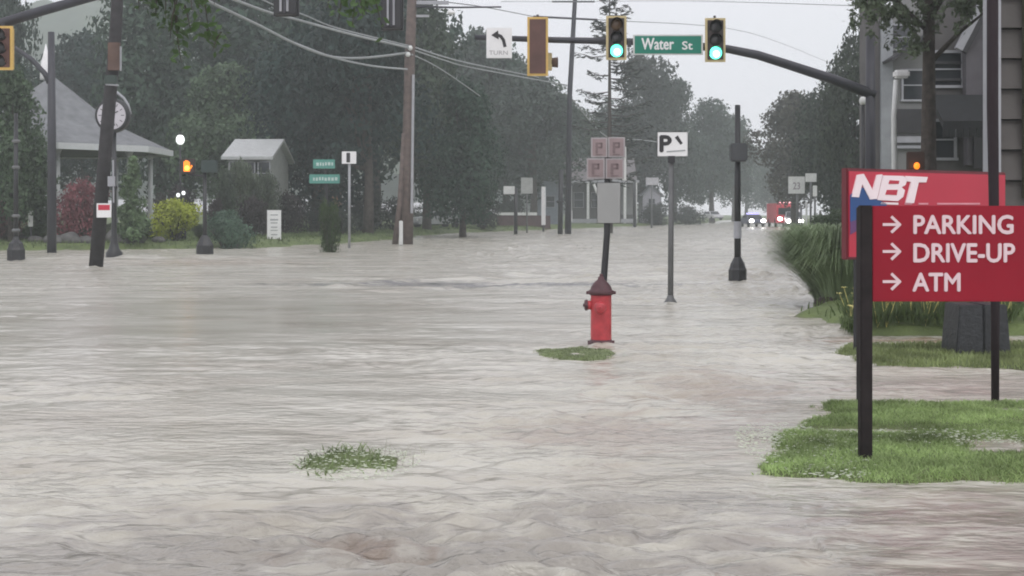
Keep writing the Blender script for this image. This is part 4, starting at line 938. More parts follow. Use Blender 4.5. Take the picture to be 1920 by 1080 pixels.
for k in range(NO):
    p = ring(Rr * .87, 0)[k]; mb = MB(); mb.tube([(p[0], p[1], g - .2), (p[0], p[1], ze - .2)], .13, n=10); mb.lathe((p[0], p[1], ze - .45), [(.13, 0), (.22, .2)], n=10); mb.build("column", M_fascia, t, smooth=True)
mb = MB(); vs = ring(Rr * .93, g - .3) + ring(Rr * .93, g + .35); mb.add(vs, [tuple(range(n, 2 * n))] + [(k, (k + 1) % n, n + (k + 1) % n, n + k) for k in range(n)]); mb.build("floor_deck", M_siding3, t)
mb = MB(); mb.lathe((ax(86, YG), YG, zap - .1), [(.30, 0), (.30, .5), (.24, .9), (.14, 1.3), (.02, 1.85)], n=10); mb.build("finial", M_white, t, smooth=True)

# ------------------------------------------------------------------ houses
def gable(x0, x1, y0, y1, z0, ze, zr, t, mw, mr, axis='x', over=.35):
    """gabled house: walls + roof; ridge along axis"""
    mb = MB()
    if axis == 'x':
        ym = (y0 + y1) / 2
        mb.add([(x0, y0, z0), (x1, y0, z0), (x1, y1, z0), (x0, y1, z0), (x0, y0, ze), (x1, y0, ze), (x1, y1, ze), (x0, y1, ze), (x0, ym, zr - .05), (x1, ym, zr - .05)],
               [(0, 1, 5, 4), (2, 3, 7, 6), (1, 2, 6, 9, 5), (3, 0, 4, 8, 7)])
        mb.build("wall", mw, t); mb = MB(); s = (zr - ze) / (ym - y0)
        for a, b in ((y0 - over, ym), (y1 + over, ym)):
            za = ze - s * over; mb.add([(x0 - over, a, za), (x1 + over, a, za), (x1 + over, b, zr), (x0 - over, b, zr), (x0 - over, a, za + .18), (x1 + over, a, za + .18), (x1 + over, b, zr + .18), (x0 - over, b, zr + .18)],
                                    [(0, 1, 2, 3), (4, 7, 6, 5), (0, 4, 5, 1), (0, 3, 7, 4), (1, 5, 6, 2)])
        mb.build("roof", mr, t)
    else:
        xm = (x0 + x1) / 2
        mb.add([(x0, y0, z0), (x1, y0, z0), (x1, y1, z0), (x0, y1, z0), (x0, y0, ze), (x1, y0, ze), (x1, y1, ze), (x0, y1, ze), (xm, y0, zr - .05), (xm, y1, zr - .05)],
               [(0, 1, 5, 8, 4), (2, 3, 7, 9, 6), (1, 2, 6, 5), (3, 0, 4, 7)])
        mb.build("wall", mw, t); mb = MB(); s = (zr - ze) / (xm - x0)
        for a, b in ((x0 - over, xm), (x1 + over, xm)):
            za = ze - s * over; mb.add([(a, y0 - over, za), (a, y1 + over, za), (b, y1 + over, zr), (b, y0 - over, zr), (a, y0 - over, za + .18), (a, y1 + over, za + .18), (b, y1 + over, zr + .18), (b, y0 - over, zr + .18)],
                                    [(0, 1, 2, 3), (4, 7, 6, 5), (0, 4, 5, 1), (0, 3, 7, 4), (1, 5, 6, 2)])
        mb.build("roof", mr, t)
def window(x, y, z, w, h, t, fm=M_trim):
    mb = MB(); e = .07
    for c, d in (((x, y - .03, z + h / 2), (w + 2 * e, .08, e)), ((x, y - .03, z - h / 2), (w + 2 * e, .1, e)), ((x - w / 2, y - .03, z), (e, .07, h - e)), ((x + w / 2, y - .03, z), (e, .07, h - e)), ((x, y - .03, z), (w - e, .05, .04))): mb.box(c, d)
    f = mb.build("window", fm, t); mb = MB(); mb.box((x, y - .008, z), (w - e, .012, h - e)); mb.build("pane", M_glass, f)
# white house behind the left trees
YH = 76.0; x0, x1 = ax(428, YH), ax(502, YH); g = gz(x0, YH); t = thing("white_house", ((x0 + x1) / 2, YH, g), "white house with pale roof half hidden by trees, left of the globe lamps", "house")
gable(x0, x1, YH, YH + 7, g - .3, az(296, YH), az(260, YH), t, mat("white_clapboard", (.30, .32, .30), .7), mat("pale_metal_roof", (.40, .42, .41), .5), axis='x')
for px in (445, 470, 492): window(ax(px, YH), YH, az(325, YH), .9, 1.4, t)
# porch house in the middle
YH = 165.0; x0, x1 = ax(1066, YH), ax(1190, YH); g = gz(x0, YH); t = thing("porch_house", ((x0 + x1) / 2, YH, g), "grey house with white porch columns behind the grey sign back", "house")
gable(x0, x1, YH, YH + 9, g - .3, az(342, YH), az(296, YH), t, M_siding3, mat("brown_grey_roof", (.14, .13, .13), .8), axis='x')
mb = MB(); mb.box(((x0 + x1) / 2, YH - 1.6, az(341, YH)), (x1 - x0 + .6, 3.0, .3)); mb.build("porch_roof", M_trim, t)
for px in (1068, 1100, 1136, 1168, 1188):
    mb = MB(); xx = ax(px, YH); mb.box((xx, YH - 2.9, (g + az(343, YH)) / 2), (.32, .32, az(343, YH) - g)); mb.build("column", M_offwhite, t)
mb = MB(); mb.box((ax(1172, YH), YH - .12, az(372, YH)), (1.9, .2, 4.2)); mb.build("siding_panel", M_siding2, t); 
for px in (1085, 1118, 1150): window(ax(px, YH), YH, az(375, YH), 1.2, 1.9, t)
mb = MB(); mb.tube([at(1113, 345, YH - 3.2), at(1125, 375, YH - 3.2), at(1125, 400, YH - 3.2)], .18, n=6); mb.tube([at(1139, 345, YH - 3.2), at(1128, 375, YH - 3.2)], .18, n=6); mb.build("porch_brace", M_white, t)
mb = MB(); mb.box(((x0 + x1) / 2, YH - 3, g + .3), (x1 - x0, .3, .5)); mb.build("porch_step", M_trim, t)
# low building behind the blurred signs
YH = 175.0; x0, x1 = ax(1205, YH), ax(1240, YH); g = gz(x0, YH); t = thing("small_house", ((x0 + x1) / 2, YH, g), "small pale house between the porch house and the white P sign", "house")
gable(x0, x1, YH, YH + 6, g - .3, az(365, YH), az(350, YH), t, mat("pale_lilac_siding", (.33, .33, .36), .7), M_roofg, axis='y')
window(ax(1222, YH), YH, az(382, YH), .9, 1.4, t)
# pale blue shed behind the sign poles
YH = 150.0; x0, x1 = ax(1008, YH), ax(1056, YH); g = gz(x0, YH); t = thing("shed", ((x0 + x1) / 2, YH, g), "pale blue-grey shed behind the tall bright white post", "shed")
gable(x0, x1, YH, YH + 5, g - .3, az(350, YH), az(330, YH), t, mat("blue_grey_siding", (.22, .25, .29), .7), M_roofg, axis='y')
window(ax(1032, YH), YH, az(378, YH), 1.0, 1.3, t)
# tan pier
YH = 96.0; x = ax(620, YH); g = gz(x, YH); t = thing("brick_kiosk", (x, YH, g), "small tan brick kiosk behind the green street name signs", "kiosk")
mb = MB(); mb.box((x, YH, (g + az(352, YH)) / 2), (1.5, 1.5, az(352, YH) - g)); mb.build("wall", M_brick, t); mb = MB(); mb.prism([(-1.0, 0), (1.0, 0), (.2, .35), (-.2, .35)], 2.0, c=(x, YH - 1.0, az(352, YH))); mb.build("roof", M_darktrim, t)
mb = MB(); mb.box((x - .1, YH - .76, az(375, YH)), (.45, .05, 1.5)); mb.build("door", M_brown, t)
# low wall with white caps
YH = 126.0; x0, x1 = ax(932, YH), ax(1032, YH); g = max(gz(x0, YH), gz(x1, YH)); t = thing("low_wall", ((x0 + x1) / 2, YH, g), "low brown wall with white top and bottom rails near the far bank", "wall")
mb = MB(); mb.box(((x0 + x1) / 2, YH, (az(434, YH) + az(404, YH)) / 2), (x1 - x0, .4, az(404, YH) - az(434, YH))); mb.build("panel", M_brown, t)
mb = MB(); mb.box(((x0 + x1) / 2 - .8, YH, az(401, YH)), ((x1 - x0) * .8, .6, .28)); mb.build("cap_rail", M_offwhite, t)
mb = MB(); mb.box(((x0 + x1) / 2, YH - .3, az(437, YH)), (x1 - x0, .3, .34)); mb.build("base_rail", M_white, t)

# right-hand buildings
def skew_block(px0, x1, Y0, Y1, z0, z1, t, m, nm="wall"):
    xa = ax(px0, Y0); xb2 = ax(px0, Y1) + .05; mb = MB(); q = [(xa, Y0), (x1, Y0), (x1, Y1), (xb2, Y1)]
    mb.add([(a, b, z0) for a, b in q] + [(a, b, z1) for a, b in q], [(3, 2, 1, 0), (4, 5, 6, 7), (0, 1, 5, 4), (1, 2, 6, 5), (2, 3, 7, 6), (3, 0, 4, 7)]); return mb.build(nm, m, t)
# nearest: grey horizontal boards, cut by the right edge
YB1 = 19.5; xb = ax(1872, YB1); g = .1; t = thing("grey_board_building", (xb, YB1, g), "nearest building with wide grey horizontal boards at the right edge", "building")
mb = MB(); x1 = xb + 7
skew_block(1873, x1, YB1 + .2, YB1 + 6, -.1, 9.3, t, M_siding3)
for k in range(20):
    z = .25 + k * .465; mb = MB(); d = .05
    mb.add([(xb, YB1 + .2, z), (x1, YB1 + .2, z), (x1, YB1 + .2, z + .445), (xb, YB1 + .2, z + .445), (xb, YB1 + .02, z), (x1, YB1 + .02, z), (x1, YB1 + .11, z + .445), (xb, YB1 + .11, z + .445)],
           [(4, 5, 6, 7), (0, 4, 7, 3), (1, 2, 6, 5), (0, 1, 5, 4), (3, 7, 6, 2)]); mb.build("board", M_siding, t)
mb = MB(); mb.box((xb - .08, YB1 + .05, 4.6), (.15, .34, 9.4)); mb.build("corner_trim", M_trim, t)
mb = MB(); mb.box((xb + .62, YB1 - .03, az(90, YB1)), (.5, .1, 1.7)); mb.box((xb + .62, YB1 - .03, az(280, YB1)), (.5, .1, 1.5)); mb.build("shutter", mat("olive_shutter", (.06, .065, .035), .7), t)
# second: mid grey gable end with awning
YB2 = 33.0; x0, x1 = ax(1738, YB2), ax(1850, YB2) + 1.0; g = .15; t = thing("awning_building", ((x0 + x1) / 2, YB2, g), "grey gabled building with a dark awning over its entrance", "building")
zt = az(-40, YB2); skew_block(1738, x1 + 3, YB2, YB2 + 8, g - .3, zt, t, M_siding3)
mb = MB(); mb.prism([(ax(1802, YB2), az(88, YB2)), (ax(1862, YB2), az(-25, YB2)), (ax(1872, YB2), az(-25, YB2)), (ax(1872, YB2), az(310, YB2)), (ax(1806, YB2), az(310, YB2))], .3, c=(0, YB2 - .34, 0)); mb.build("gable_wall", mat("darker_gable_siding", (.105, .10, .11), .75), t)
mb = MB(); a = at(1799, 92, YB2 - .5); b = at(1862, -30, YB2 - .5); d = (b - a).normalized(); nrm = Vector((-d.z, 0, d.x)) * .09
mb.add([a + nrm, b + nrm, b - nrm, a - nrm] + [v + Vector((0, .16, 0)) for v in (a + nrm, b + nrm, b - nrm, a - nrm)], [(0, 1, 2, 3), (7, 6, 5, 4), (0, 4, 5, 1), (3, 2, 6, 7), (0, 3, 7, 4), (1, 5, 6, 2)]); mb.build("rake_board", M_trim, t)
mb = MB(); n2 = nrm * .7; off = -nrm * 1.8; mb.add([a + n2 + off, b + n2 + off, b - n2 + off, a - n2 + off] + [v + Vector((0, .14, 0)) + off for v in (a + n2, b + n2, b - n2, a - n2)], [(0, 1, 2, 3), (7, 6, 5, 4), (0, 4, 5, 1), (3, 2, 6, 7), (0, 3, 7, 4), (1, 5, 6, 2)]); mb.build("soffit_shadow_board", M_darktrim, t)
mb = MB(); mb.prism([(0, 0), (-1.1, -.75), (-1.1, -.95), (0, -.12)], ax(1836, YB2) - ax(1733, YB2), Matrix(((0, 1, 0), (1, 0, 0), (0, 0, 1))), c=(ax(1733, YB2), YB2 - .36, az(180, YB2))); mb.build("awning", M_awning, t)
mb = MB()
for k in range(9): mb.box((ax(1737 + k * 12, YB2), YB2 - 1.475, az(180, YB2) - 1.03 - .02 * (k % 2)), (.14, .02, .22))
mb.build("valance", M_awning, t)
mb = MB(); mb.box((ax(1825, YB2), YB2 - .38, az(262, YB2)), (.26, .08, 1.5)); mb.build("door", M_darktrim, t)
mb = MB(); mb.box((ax(1845, YB2), YB2 - .4, az(200, YB2)), (.13, .13, 5.6)); mb.build("downspout", M_trim, t)
window(ax(1765, YB2), YB2, az(262, YB2), .7, 1.0, t); window(ax(1775, YB2), YB2, az(130, YB2), .8, .9, t)
mb = MB(); mb.box(((x0 + ax(1800, YB2)) / 2, YB2 - .06, az(150, YB2)), (ax(1800, YB2) - x0, .1, .07)); mb.box(((x0 + ax(1800, YB2)) / 2, YB2 - .06, az(118, YB2)), (ax(1800, YB2) - x0, .1, .07)); mb.build("string_course", M_darktrim, t)
# third: pale house
YB3 = 46.0; x0, x1 = ax(1652, YB3), ax(1745, YB3); g = .2; t = thing("pale_house", ((x0 + x1) / 2, YB3, g), "pale grey house with sloping porch roof behind the tree trunk on the right", "house")
mb = MB(); zt = az(38, YB3); mb.prism([(x0, g - .3), (x1, g - .3), (x1, az(-30, YB3)), (ax(1700, YB3), az(-10, YB3)), (x0, zt)], .3, c=(0, YB3, 0)); mb.build("wall", M_siding2, t); skew_block(1654, x1 + 1, YB3 + .3, YB3 + 7, g - .3, zt - .3, t, M_siding2, "rear_wall")
mb = MB(); mb.box((x0 + .17, YB3 - .08, (zt + g) / 2), (.42, .14, zt - g)); mb.build("corner_board", mat("pale_corner_paint", (.27, .29, .30), .6), t)
mb = MB(); mb.prism([(ax(1654, YB3), az(122, YB3)), (ax(1745, YB3), az(62, YB3)), (ax(1745, YB3), az(56, YB3)), (ax(1652, YB3), az(117, YB3))], 1.2, c=(0, YB3 - 1.25, 0)); mb.build("porch_roof", M_darktrim, t)
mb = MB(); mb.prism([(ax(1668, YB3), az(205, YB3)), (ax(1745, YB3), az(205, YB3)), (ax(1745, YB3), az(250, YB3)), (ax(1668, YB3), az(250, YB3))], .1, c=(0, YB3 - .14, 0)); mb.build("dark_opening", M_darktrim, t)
mb = MB(); mb.box((ax(1706, YB3), YB3 - .1, az(262, YB3)), (1.5, .12, .22)); mb.box((ax(1706, YB3), YB3 - .1, az(276, YB3)), (1.5, .1, .1)); mb.build("porch_rail", M_trim, t)
window(ax(1712, YB3), YB3 - .02, az(160, YB3), .8, 1.1, t); window(ax(1690, YB3), YB3, az(70, YB3), .7, .9, t)
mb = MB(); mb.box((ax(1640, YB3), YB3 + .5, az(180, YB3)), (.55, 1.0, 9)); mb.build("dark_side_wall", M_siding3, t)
# white gooseneck pole in front of it
YW = 36.0; x = ax(1679, YW); t = thing("white_lamp_post", (x, YW, .1), "slim white post with a small boxy head in front of the pale house", "lamp post")
mb = MB(); mb.tube([(x, YW, .1), at(1677, 300, YW), at(1676, 220, YW), at(1680, 150, YW)], [.09, .08, .075, .07], n=10); mb.build("post", M_offwhite, t, smooth=True)
mb = MB(); mb.box(at(1690, 139, YW), (.42, .3, .22)); mb.build("lamp_head", M_white, t, bevel=.05)
# small amber warning lamp on the roof of a parked barricade behind the bank sign
YO = 24.0; x = ax(1719, YO); t = thing("warning_lamp", (x, YO, .15), "small glowing orange lamp peeking over the top of the bank sign", "lamp")
mb = MB(); mb.tube([(x, YO, .1), (x, YO, az(322, YO))], .03, n=8); mb.build("post", M_blackpaint, t)
mb = MB(); mb.sphere((x, YO, az(311, YO)), .055, n=10, sq=(1, 1, 1.2)); mb.build("lens", M_lit_orange, t, smooth=True)
mb = MB(); mb.box((x, YO + .08, az(305, YO)), (.34, .06, .42)); mb.build("housing", mat("brown_lamp_housing", (.08, .05, .04), .6), t, bevel=.02)

# ------------------------------------------------------------------ signs on the left and middle
def simple_sign(name, px, bpy_, x0, x1, y0, y1, m, label, Y=None, wp=5, cat="sign", pm=M_galv, text=None, tm=None, group=None, onground=True, th=.02):
    Y = Y or HCAM * FPX / (bpy_ - HOR); x = ax(px, Y); g = gz(x, Y); t = thing(name, (x, Y, g), label, cat, group)
    mb = MB(); r = wp * Y / FPX / 2; mb.tube([(x, Y, min(g, 0) - .2), (x, Y, az(y0 + 4, Y))], r, n=8); mb.build("post", pm, t, smooth=True)
    board("sign_board", x0, x1, y0, y1, Y - r - th / 2 - .01, m, t, th=th)
    if text:
        Yt = Y - r - th - .0105
        for (s, a, b, c, d) in text: text_mesh("lettering", s, ax(a, Yt), ax(b, Yt), az(d, Yt), az(c, Yt), Yt, tm or M_black, t, bold=.03)
    return t
simple_sign("route_sign", 655, 466, 641, 668, 284, 307, M_white, "small white route sign on a thin grey post in front of the dark trees", Y=58.5, wp=5, text=[("1", 650, 656, 287, 304)])
# green crossing street signs
Y = 53.5; x = ax(617, Y); t = thing("street_name_post", (x, Y, -.2), "two small faded green street name plates on one dark post", "sign"); mb = MB(); mb.tube([(x, Y, -.3), at(611, 325, Y), at(609, 300, Y)], [.07, .05, .045], n=8); mb.build("post", M_blackpaint, t)
board("name_plate", 587, 628, 299, 316, Y - .08, M_palegreen, t, th=.02); board("name_plate", 580, 637, 327, 344, Y - .08, M_palegreen, t, th=.02)
mb = MB()
for (a, b, c) in ((593, 622, 307.5), (587, 630, 335.5)):
    k = a
    while k < b: w_ = random.uniform(2, 5); mb.box(at(k + w_ / 2, c + random.uniform(-.6, .6), Y - .096), (w_ * Y / FPX, .006, .13)); k += w_ + 2
mb.build("worn_lettering", mat("worn_white_print", (.45, .55, .52), .6), t)
shrub(618, 52.0, 372, 26, (0.05, 0.08, 0.03), "sapling-like bush round the post of the two green name plates")
# tall white banner sign
Y = 65.0; x = ax(514, Y); g = gz(x, Y); t = thing("banner_sign", (x, Y, g), "narrow upright white banner sign on the lawn", "sign"); board("banner", 501, 527, 394, 456, Y, M_white, t, th=.08)
for s in (502, 526):
    mb = MB(); mb.tube([(ax(s, Y), Y + .06, g - .2), at(s, 396, Y + .06)], .03, n=6); mb.build("stake", M_greypost, t)
mb = MB()
for (c, h, w_) in ((403, 2, 14), (412, 3, 15), (418, 2, 13), (426, 2, 12), (432, 1.5, 14), (440, 2, 12)): mb.box(at(514, c, Y - .045), (w_ * Y / FPX, .008, h * Y / FPX))
mb.build("print_lines", mat("grey_print", (.36, .37, .38), .6), t)
simple_sign("small_white_sign", 967, 440, 944, 965, 349, 364, M_offwhite, "small pale sign left of the dark sign pole near the low wall", Y=98, wp=7, pm=M_blackpaint)
simple_sign("framed_sign", 988, 436, 977, 999, 333, 363, mat("grey_sign_face", (.40, .42, .40), .6), "upright framed grey sign above the low wall", Y=105, wp=3, pm=M_greypost)
simple_sign("far_sign", 1222, 424, 1211, 1235, 333, 347, mat("pale_pink_grey_sign", (.42, .42, .44), .6), "pale far sign beside the small pale house", Y=140, wp=3, pm=M_greypost)
t = pole_thing("dark_post", [(ax(1050, 98), 98, -.3), at(1052, 318, 98)], [.2, .17], M_blackpaint, "straight dark post between the shed and the porch house", "post")
mb = MB(); mb.lathe(at(1050, 378, 98), [(.2, -.12), (.3, -.04), (.3, .04), (.2, .12)], n=10); mb.build("collar", M_blackpaint, t)
pole_thing("far_post", [(ax(1190, 150), 150, 0), at(1190, 338, 150)], [.2, .15], M_blackpaint, "thin dark post at the right end of the porch house", "post")

# white P sign
Y = 22.6; x = ax(1257, Y); t = thing("parking_sign", (x, Y, -.1), "white P sign with diagonal arrow on a dark post standing in the water", "sign")
mb = MB(); mb.tube([(x, Y, -.3), at(1259, 250, Y)], [.052, .046], n=10); mb.lathe((x, Y, 0), [(.13, -.1), (.12, .02), (.07, .1), (.05, .16)], n=12); mb.build("post", M_greypost, t, smooth=True)
board("sign_board", 1232, 1290, 247, 294, Y - .08, M_white, t, th=.02, bevel=.01)
Yt = Y - .0905
text_mesh("lettering", "P", ax(1238, Yt), ax(1258, Yt), az(284, Yt), az(255, Yt), Yt, M_black, t, bold=.06)
strip([(1268, 256), (1278, 270)], [7, 5], Yt, M_black, "arrow_mark", t); strip([(1250, 284.5), (1285, 282)], 2.5, Yt, mat("grey_rule_print", (.3, .32, .32), .6), "underline", t)
mb = MB(); mb.box((x + .01, Y - .06, az(299, Y)), (.12, .06, .12)); mb.build("clamp", M_blackpaint, t)

# parking rule signs on the leaning post by the hydrant
Y = 17.3; xb_ = ax(1131, Y); t = thing("parking_rule_sign", (xb_, Y, -.1), "faded red and white parking rule signs on the post behind the hydrant", "sign")
mb = MB(); mb.tube([(xb_ - .02, Y, -.3), at(1132, 525, Y), at(1138, 440, Y), at(1139, 262, Y)], [.05, .046, .043, .04], n=10); mb.build("post", M_blackpaint, t, smooth=True)
for (a, b, c, d) in ((1108, 1139, 258, 295), (1140, 1172, 257, 295), (1100, 1134, 297, 335), (1135.5, 1170, 297, 335)):
    B = board("sign_board", a, b, c, d, Y - .06, M_greyrim, t, th=.012, bevel=.002); board("printed_field", a + 3, b - 3, c + 2.5, d - 3, Y - .068, M_pink, B, th=.006, bevel=0)
    w_ = b - a; mb = MB()
    for (u0, u1, v0, v1) in ((.28, .42, .25, .8), (.42, .68, .25, .34), (.42, .68, .45, .54), (.6, .7, .28, .5), (.3, .7, .84, .88)):
        mb.box(at(a + w_ * (u0 + u1) / 2, c + (d - c) * (v0 + v1) / 2, Y - .073), (w_ * (u1 - u0) * Y / FPX, .006, (d - c) * (v1 - v0) * Y / FPX))
    mb.build("faded_letter", M_pinkd, B)
board("lower_plate", 1119, 1164, 342, 419, Y - .055, M_greyback, t, th=.012)
board("side_bracket", 1166, 1174, 275, 338, Y - .02, M_offwhite, t, th=.04)

# hydrant
Y = 15.5; x = ax(1127, Y); u = Y / FPX; t = thing("fire_hydrant", (x, Y, 0), "red fire hydrant with dark bonnet standing on the small grass island", "hydrant")
zb = 0.0; r = 19.5 * u
mb = MB(); mb.lathe((x, Y, zb), [(r * .98, .05), (r, .08), (r, az(556, Y)), (r * 1.02, az(553, Y))], n=28); mb.build("barrel", M_hyd, t, smooth=True)
mb = MB(); mb.lathe((x, Y, zb), [(r * 1.28, -.05), (r * 1.28, .035), (r * 1.1, .06), (r * 1.0, .075)], n=24)
for k in range(8): a = k * PI / 4; mb.lathe((x + math.cos(a) * r * 1.18, Y + math.sin(a) * r * 1.18, .03), [(.014, 0), (.014, .03)], n=6)
mb.build("base_flange", M_hydd, t, smooth=True)
mb = MB(); zf = az(553, Y); mb.lathe((x, Y, 0), [(r * 1.02, zf), (r * 1.25, zf + .01), (r * 1.27, zf + .05), (r * 1.06, zf + .06), (r * .96, zf + .10), (r * .68, zf + .15), (r * .32, zf + .19), (r * .28, zf + .22), (.012, zf + .225)], n=24)
mb.build("bonnet", M_hydd, t, smooth=True)
mb = MB(); mb.lathe((x, Y, zf + .222), [(.024, 0), (.02, .035)], n=5); mb.build("operating_nut", M_hydd, t)
zn = az(572, Y)
mb = MB(); mb.lathe((x, Y, zn), [(.055, -r * .9), (.055, -r * 1.35)], n=16, axis='x'); nz_ = mb.build("nozzle", M_hyd, t, smooth=True)
mb = MB(); mb.lathe((x, Y, zn), [(.066, -r * 1.3), (.066, -r * 1.52), (.05, -r * 1.6), (.02, -r * 1.62), (.018, -r * 1.74)], n=8, axis='x'); mb.build("nozzle_cap", M_hydd, nz_)
mb = MB(); mb.lathe((x - .02, Y - r * .85, zn - .02), [(.075, 0), (.075, -.06), (.06, -.09), (.02, -.1), (.018, -.13)], n=12, axis='y'); mb.build("pumper_cap", M_hyd, t)
for s in (-1, 1):
    mb = MB(); mb.lathe((x, Y, zf + .028), [(.02, s * r * 1.2), (.022, s * r * 1.42)], n=6, axis='x'); mb.build("flange_bolt", M_hydd, t)

# ------------------------------------------------------------------ utility poles and cables
Y = 66.0; xb_ = ax(762, Y); t = thing("utility_pole", (xb_, Y, gz(xb_, Y)), "tall brown wooden utility pole in the centre-left carrying the cables", "utility pole")
mb = MB(); mb.tube([(xb_, Y, -.2), at(765, 300, Y), at(768, 120, Y), at(778, -140, Y)], [.34, .31, .27, .22], n=14); mb.build("pole", M_polewood, t, smooth=True)
mb = MB(); mb.tube([(ax(740, Y), Y - .1, -.2), at(750, 380, Y - .2), at(757, 250, Y - .2)], [.16, .14, .10], n=8); mb.build("brace_pole", M_polewood, t, smooth=True)
mb = MB(); mb.tube([at(772, 400, Y - .36), at(775, 140, Y - .32)], .07, n=6); mb.build("conduit", M_trim, t)
mb = MB(); mb.box(at(805, 5, Y), (2.0, .14, .18)); mb.box(at(790, 30, Y), (.8, .1, .12)); mb.build("crossarm", M_trim, t)
for px in (778, 800, 826):
    mb = MB(); mb.lathe(at(px, -2, Y), [(.05, 0), (.09, .06), (.05, .12), (.09, .18), (.04, .24)], n=10); mb.build("insulator", M_offwhite, t, smooth=True)
mb = MB(); mb.sphere(at(769, 90, Y - .38), .13, n=8); mb.sphere(at(765, 102, Y - .38), .13, n=8); mb.build("cable_clamp", M_offwhite, t, smooth=True)
mb = MB(); mb.tube([at(780, 12, Y - .2), at(850, 14, Y - .2), at(940, 13, Y - .2)], [.06, .05, .04], n=6); L = mb.build("lamp_arm", M_mast, t, smooth=True)
mb = MB(); mb.sphere(at(846, 23, Y - .2), .16, n=8, sq=(1.3, 1, .7)); mb.build("lamp_head", M_white, L, smooth=True)
Y = 100.0; xb_ = ax(1065, Y); t = thing("utility_pole", (xb_, Y, gz(xb_, Y)), "thin dark utility pole seen against the sky above the trees, left of the sparse conifer", "utility pole")
mb = MB(); mb.tube([(xb_, Y, 0), at(1068, 180, Y), at(1078, 0, Y), at(1082, -70, Y)], [.26, .2, .17, .15], n=10); mb.build("pole", M_mast, t, smooth=True)
mb = MB(); mb.tube([at(1000, 31, Y), at(1120, 37, Y)], .08, n=6); mb.tube([at(1035, 3, Y), at(1115, 3, Y)], .07, n=6); mb.build("crossarm", M_mast, t)
def cable(pts, r, m, label, sag=0):
    P = [Vector(p) for p in pts]; out = []
    for i in range(len(P) - 1):
        a, b, c, d = P[max(i - 1, 0)], P[i], P[i + 1], P[min(i + 2, len(P) - 1)]
        for k in range(6):
            s = k / 6; out.append(.5 * ((2 * b) + (c - a) * s + (2 * a - 5 * b + 4 * c - d) * s * s + (3 * b - a - 3 * c + d) * s ** 3))
    out.append(P[-1]); mb = MB(); mb.tube(out, r, n=5); return tag(mb.build("overhead_cable", m, None, smooth=True, loc=P[0]), label, "cable", "overhead cables")
def Q(l): return [at(a, b, c) for a, b, c in l]
cable(Q([(300, -45, 48), (390, 2, 52), (480, 45, 56), (560, 85, 60), (625, 107, 63), (690, 108, 65), (764, 99, 65.6)]), .065, M_wire, "thick pale cable dipping lowest then rising to the brown pole")
cable(Q([(545, 78, 59.4), (625, 108, 63), (700, 124, 65), (764, 130, 65.6)]), .055, M_wire, "pale cable ending lowest on the brown pole")
cable(Q([(340, -40, 50), (430, -4, 53), (500, 22, 57), (560, 38, 60), (660, 65, 63), (768, 90, 65.6)]), .065, M_wire, "pale cable running nearly straight down to the clamp on the brown pole")
cable(Q([(440, -28, 52), (510, 8, 57), (570, 28, 60), (630, 52, 63), (768, 86, 65.6)]), .035, M_wire, "thinner pale cable just above the straight one")
cable(Q([(770, 86, 65.6), (830, 106, 75), (890, 121, 85), (1010, 145, 99)]), .045, M_wire, "pale cable leaving the brown pole to the right, upper one")
cable(Q([(770, 92, 65.6), (830, 112, 75), (890, 128, 85), (1064, 160, 99.8)]), .045, M_wire, "pale cable leaving the brown pole to the right, lower one")
cable(Q([(772, 102, 65.6), (810, 120, 70), (850, 145, 76), (900, 180, 84)]), .035, M_wire, "short pale drop cable slanting steeply right of the brown pole")
cable(Q([(780, -2, 66), (900, 12, 82), (1000, 31, 100)]), .03, M_wired, "dark cable from the brown pole top to the far pole crossarm")
cable(Q([(1120, 37, 100), (1400, 60, 160), (1560, 120, 220)]), .03, M_wired, "dark cable leaving the far pole crossarm to the right")
cable(Q([(940, 3, 80), (1080, 3, 99.8), (1300, 2, 80), (1640, 12, 60)]), .02, M_wire, "thin pale cable along the very top of the sky")
cable(Q([(1064, 175, 99.8), (1140, 258, 125), (1200, 262, 150), (1300, 275, 200)]), .05, M_wire, "pale far cable curving behind the parking rule signs")

# ------------------------------------------------------------------ signs in the right foreground
# bank sign, turned slightly away to the right
YS0, YS1 = 14.4, 15.9; A = Vector((ax(1588, YS0), YS0, 0)); B = Vector((ax(1886, YS1), YS1, 0)); U = (B - A).normalized(); Nn = Vector((U.y, -U.x, 0))
Ls = (B - A).length; z1s, z0s = az(315, YS0), az(487, YS0)
t = thing("bank_sign", (A.x, A.y, 0), "large red and blue bank sign reading NBT behind the red parking sign", "sign")
Mf = Matrix(((U.x, -Nn.x, 0, A.x), (U.y, -Nn.y, 0, A.y), (0, 0, 1, 0), (0, 0, 0, 1)))      # local x along sign, y into it
def lb(mb, x0, x1, y0, y1, z0, z1):
    vs = [Mf @ Vector((a, b, c)) for a in (x0, x1) for b in (y0, y1) for c in (z0, z1)]
    return mb.add(vs, [(0, 1, 3, 2), (4, 6, 7, 5), (0, 4, 5, 1), (2, 3, 7, 6), (0, 2, 6, 4), (1, 5, 7, 3)])
mb = MB(); lb(mb, 0, Ls, 0, .09, z0s, z1s); mb.build("cabinet", mat("dark_red_cabinet", (.13, .012, .02), .45), t, bevel=.01)
mb = MB(); lb(mb, .025, Ls - .03, -.012, .004, z0s + .03, z1s - .035); mb.build("sign_face", M_redface, t)
def lx(px):       # where a picture column meets the sign face
    k = (px - 960) / FPX; return (k * A.y - A.x) / (U.x - k * U.y)
def lz(px, py): s = lx(px); return HCAM + (HOR - py) * (A.y + U.y * s) / FPX
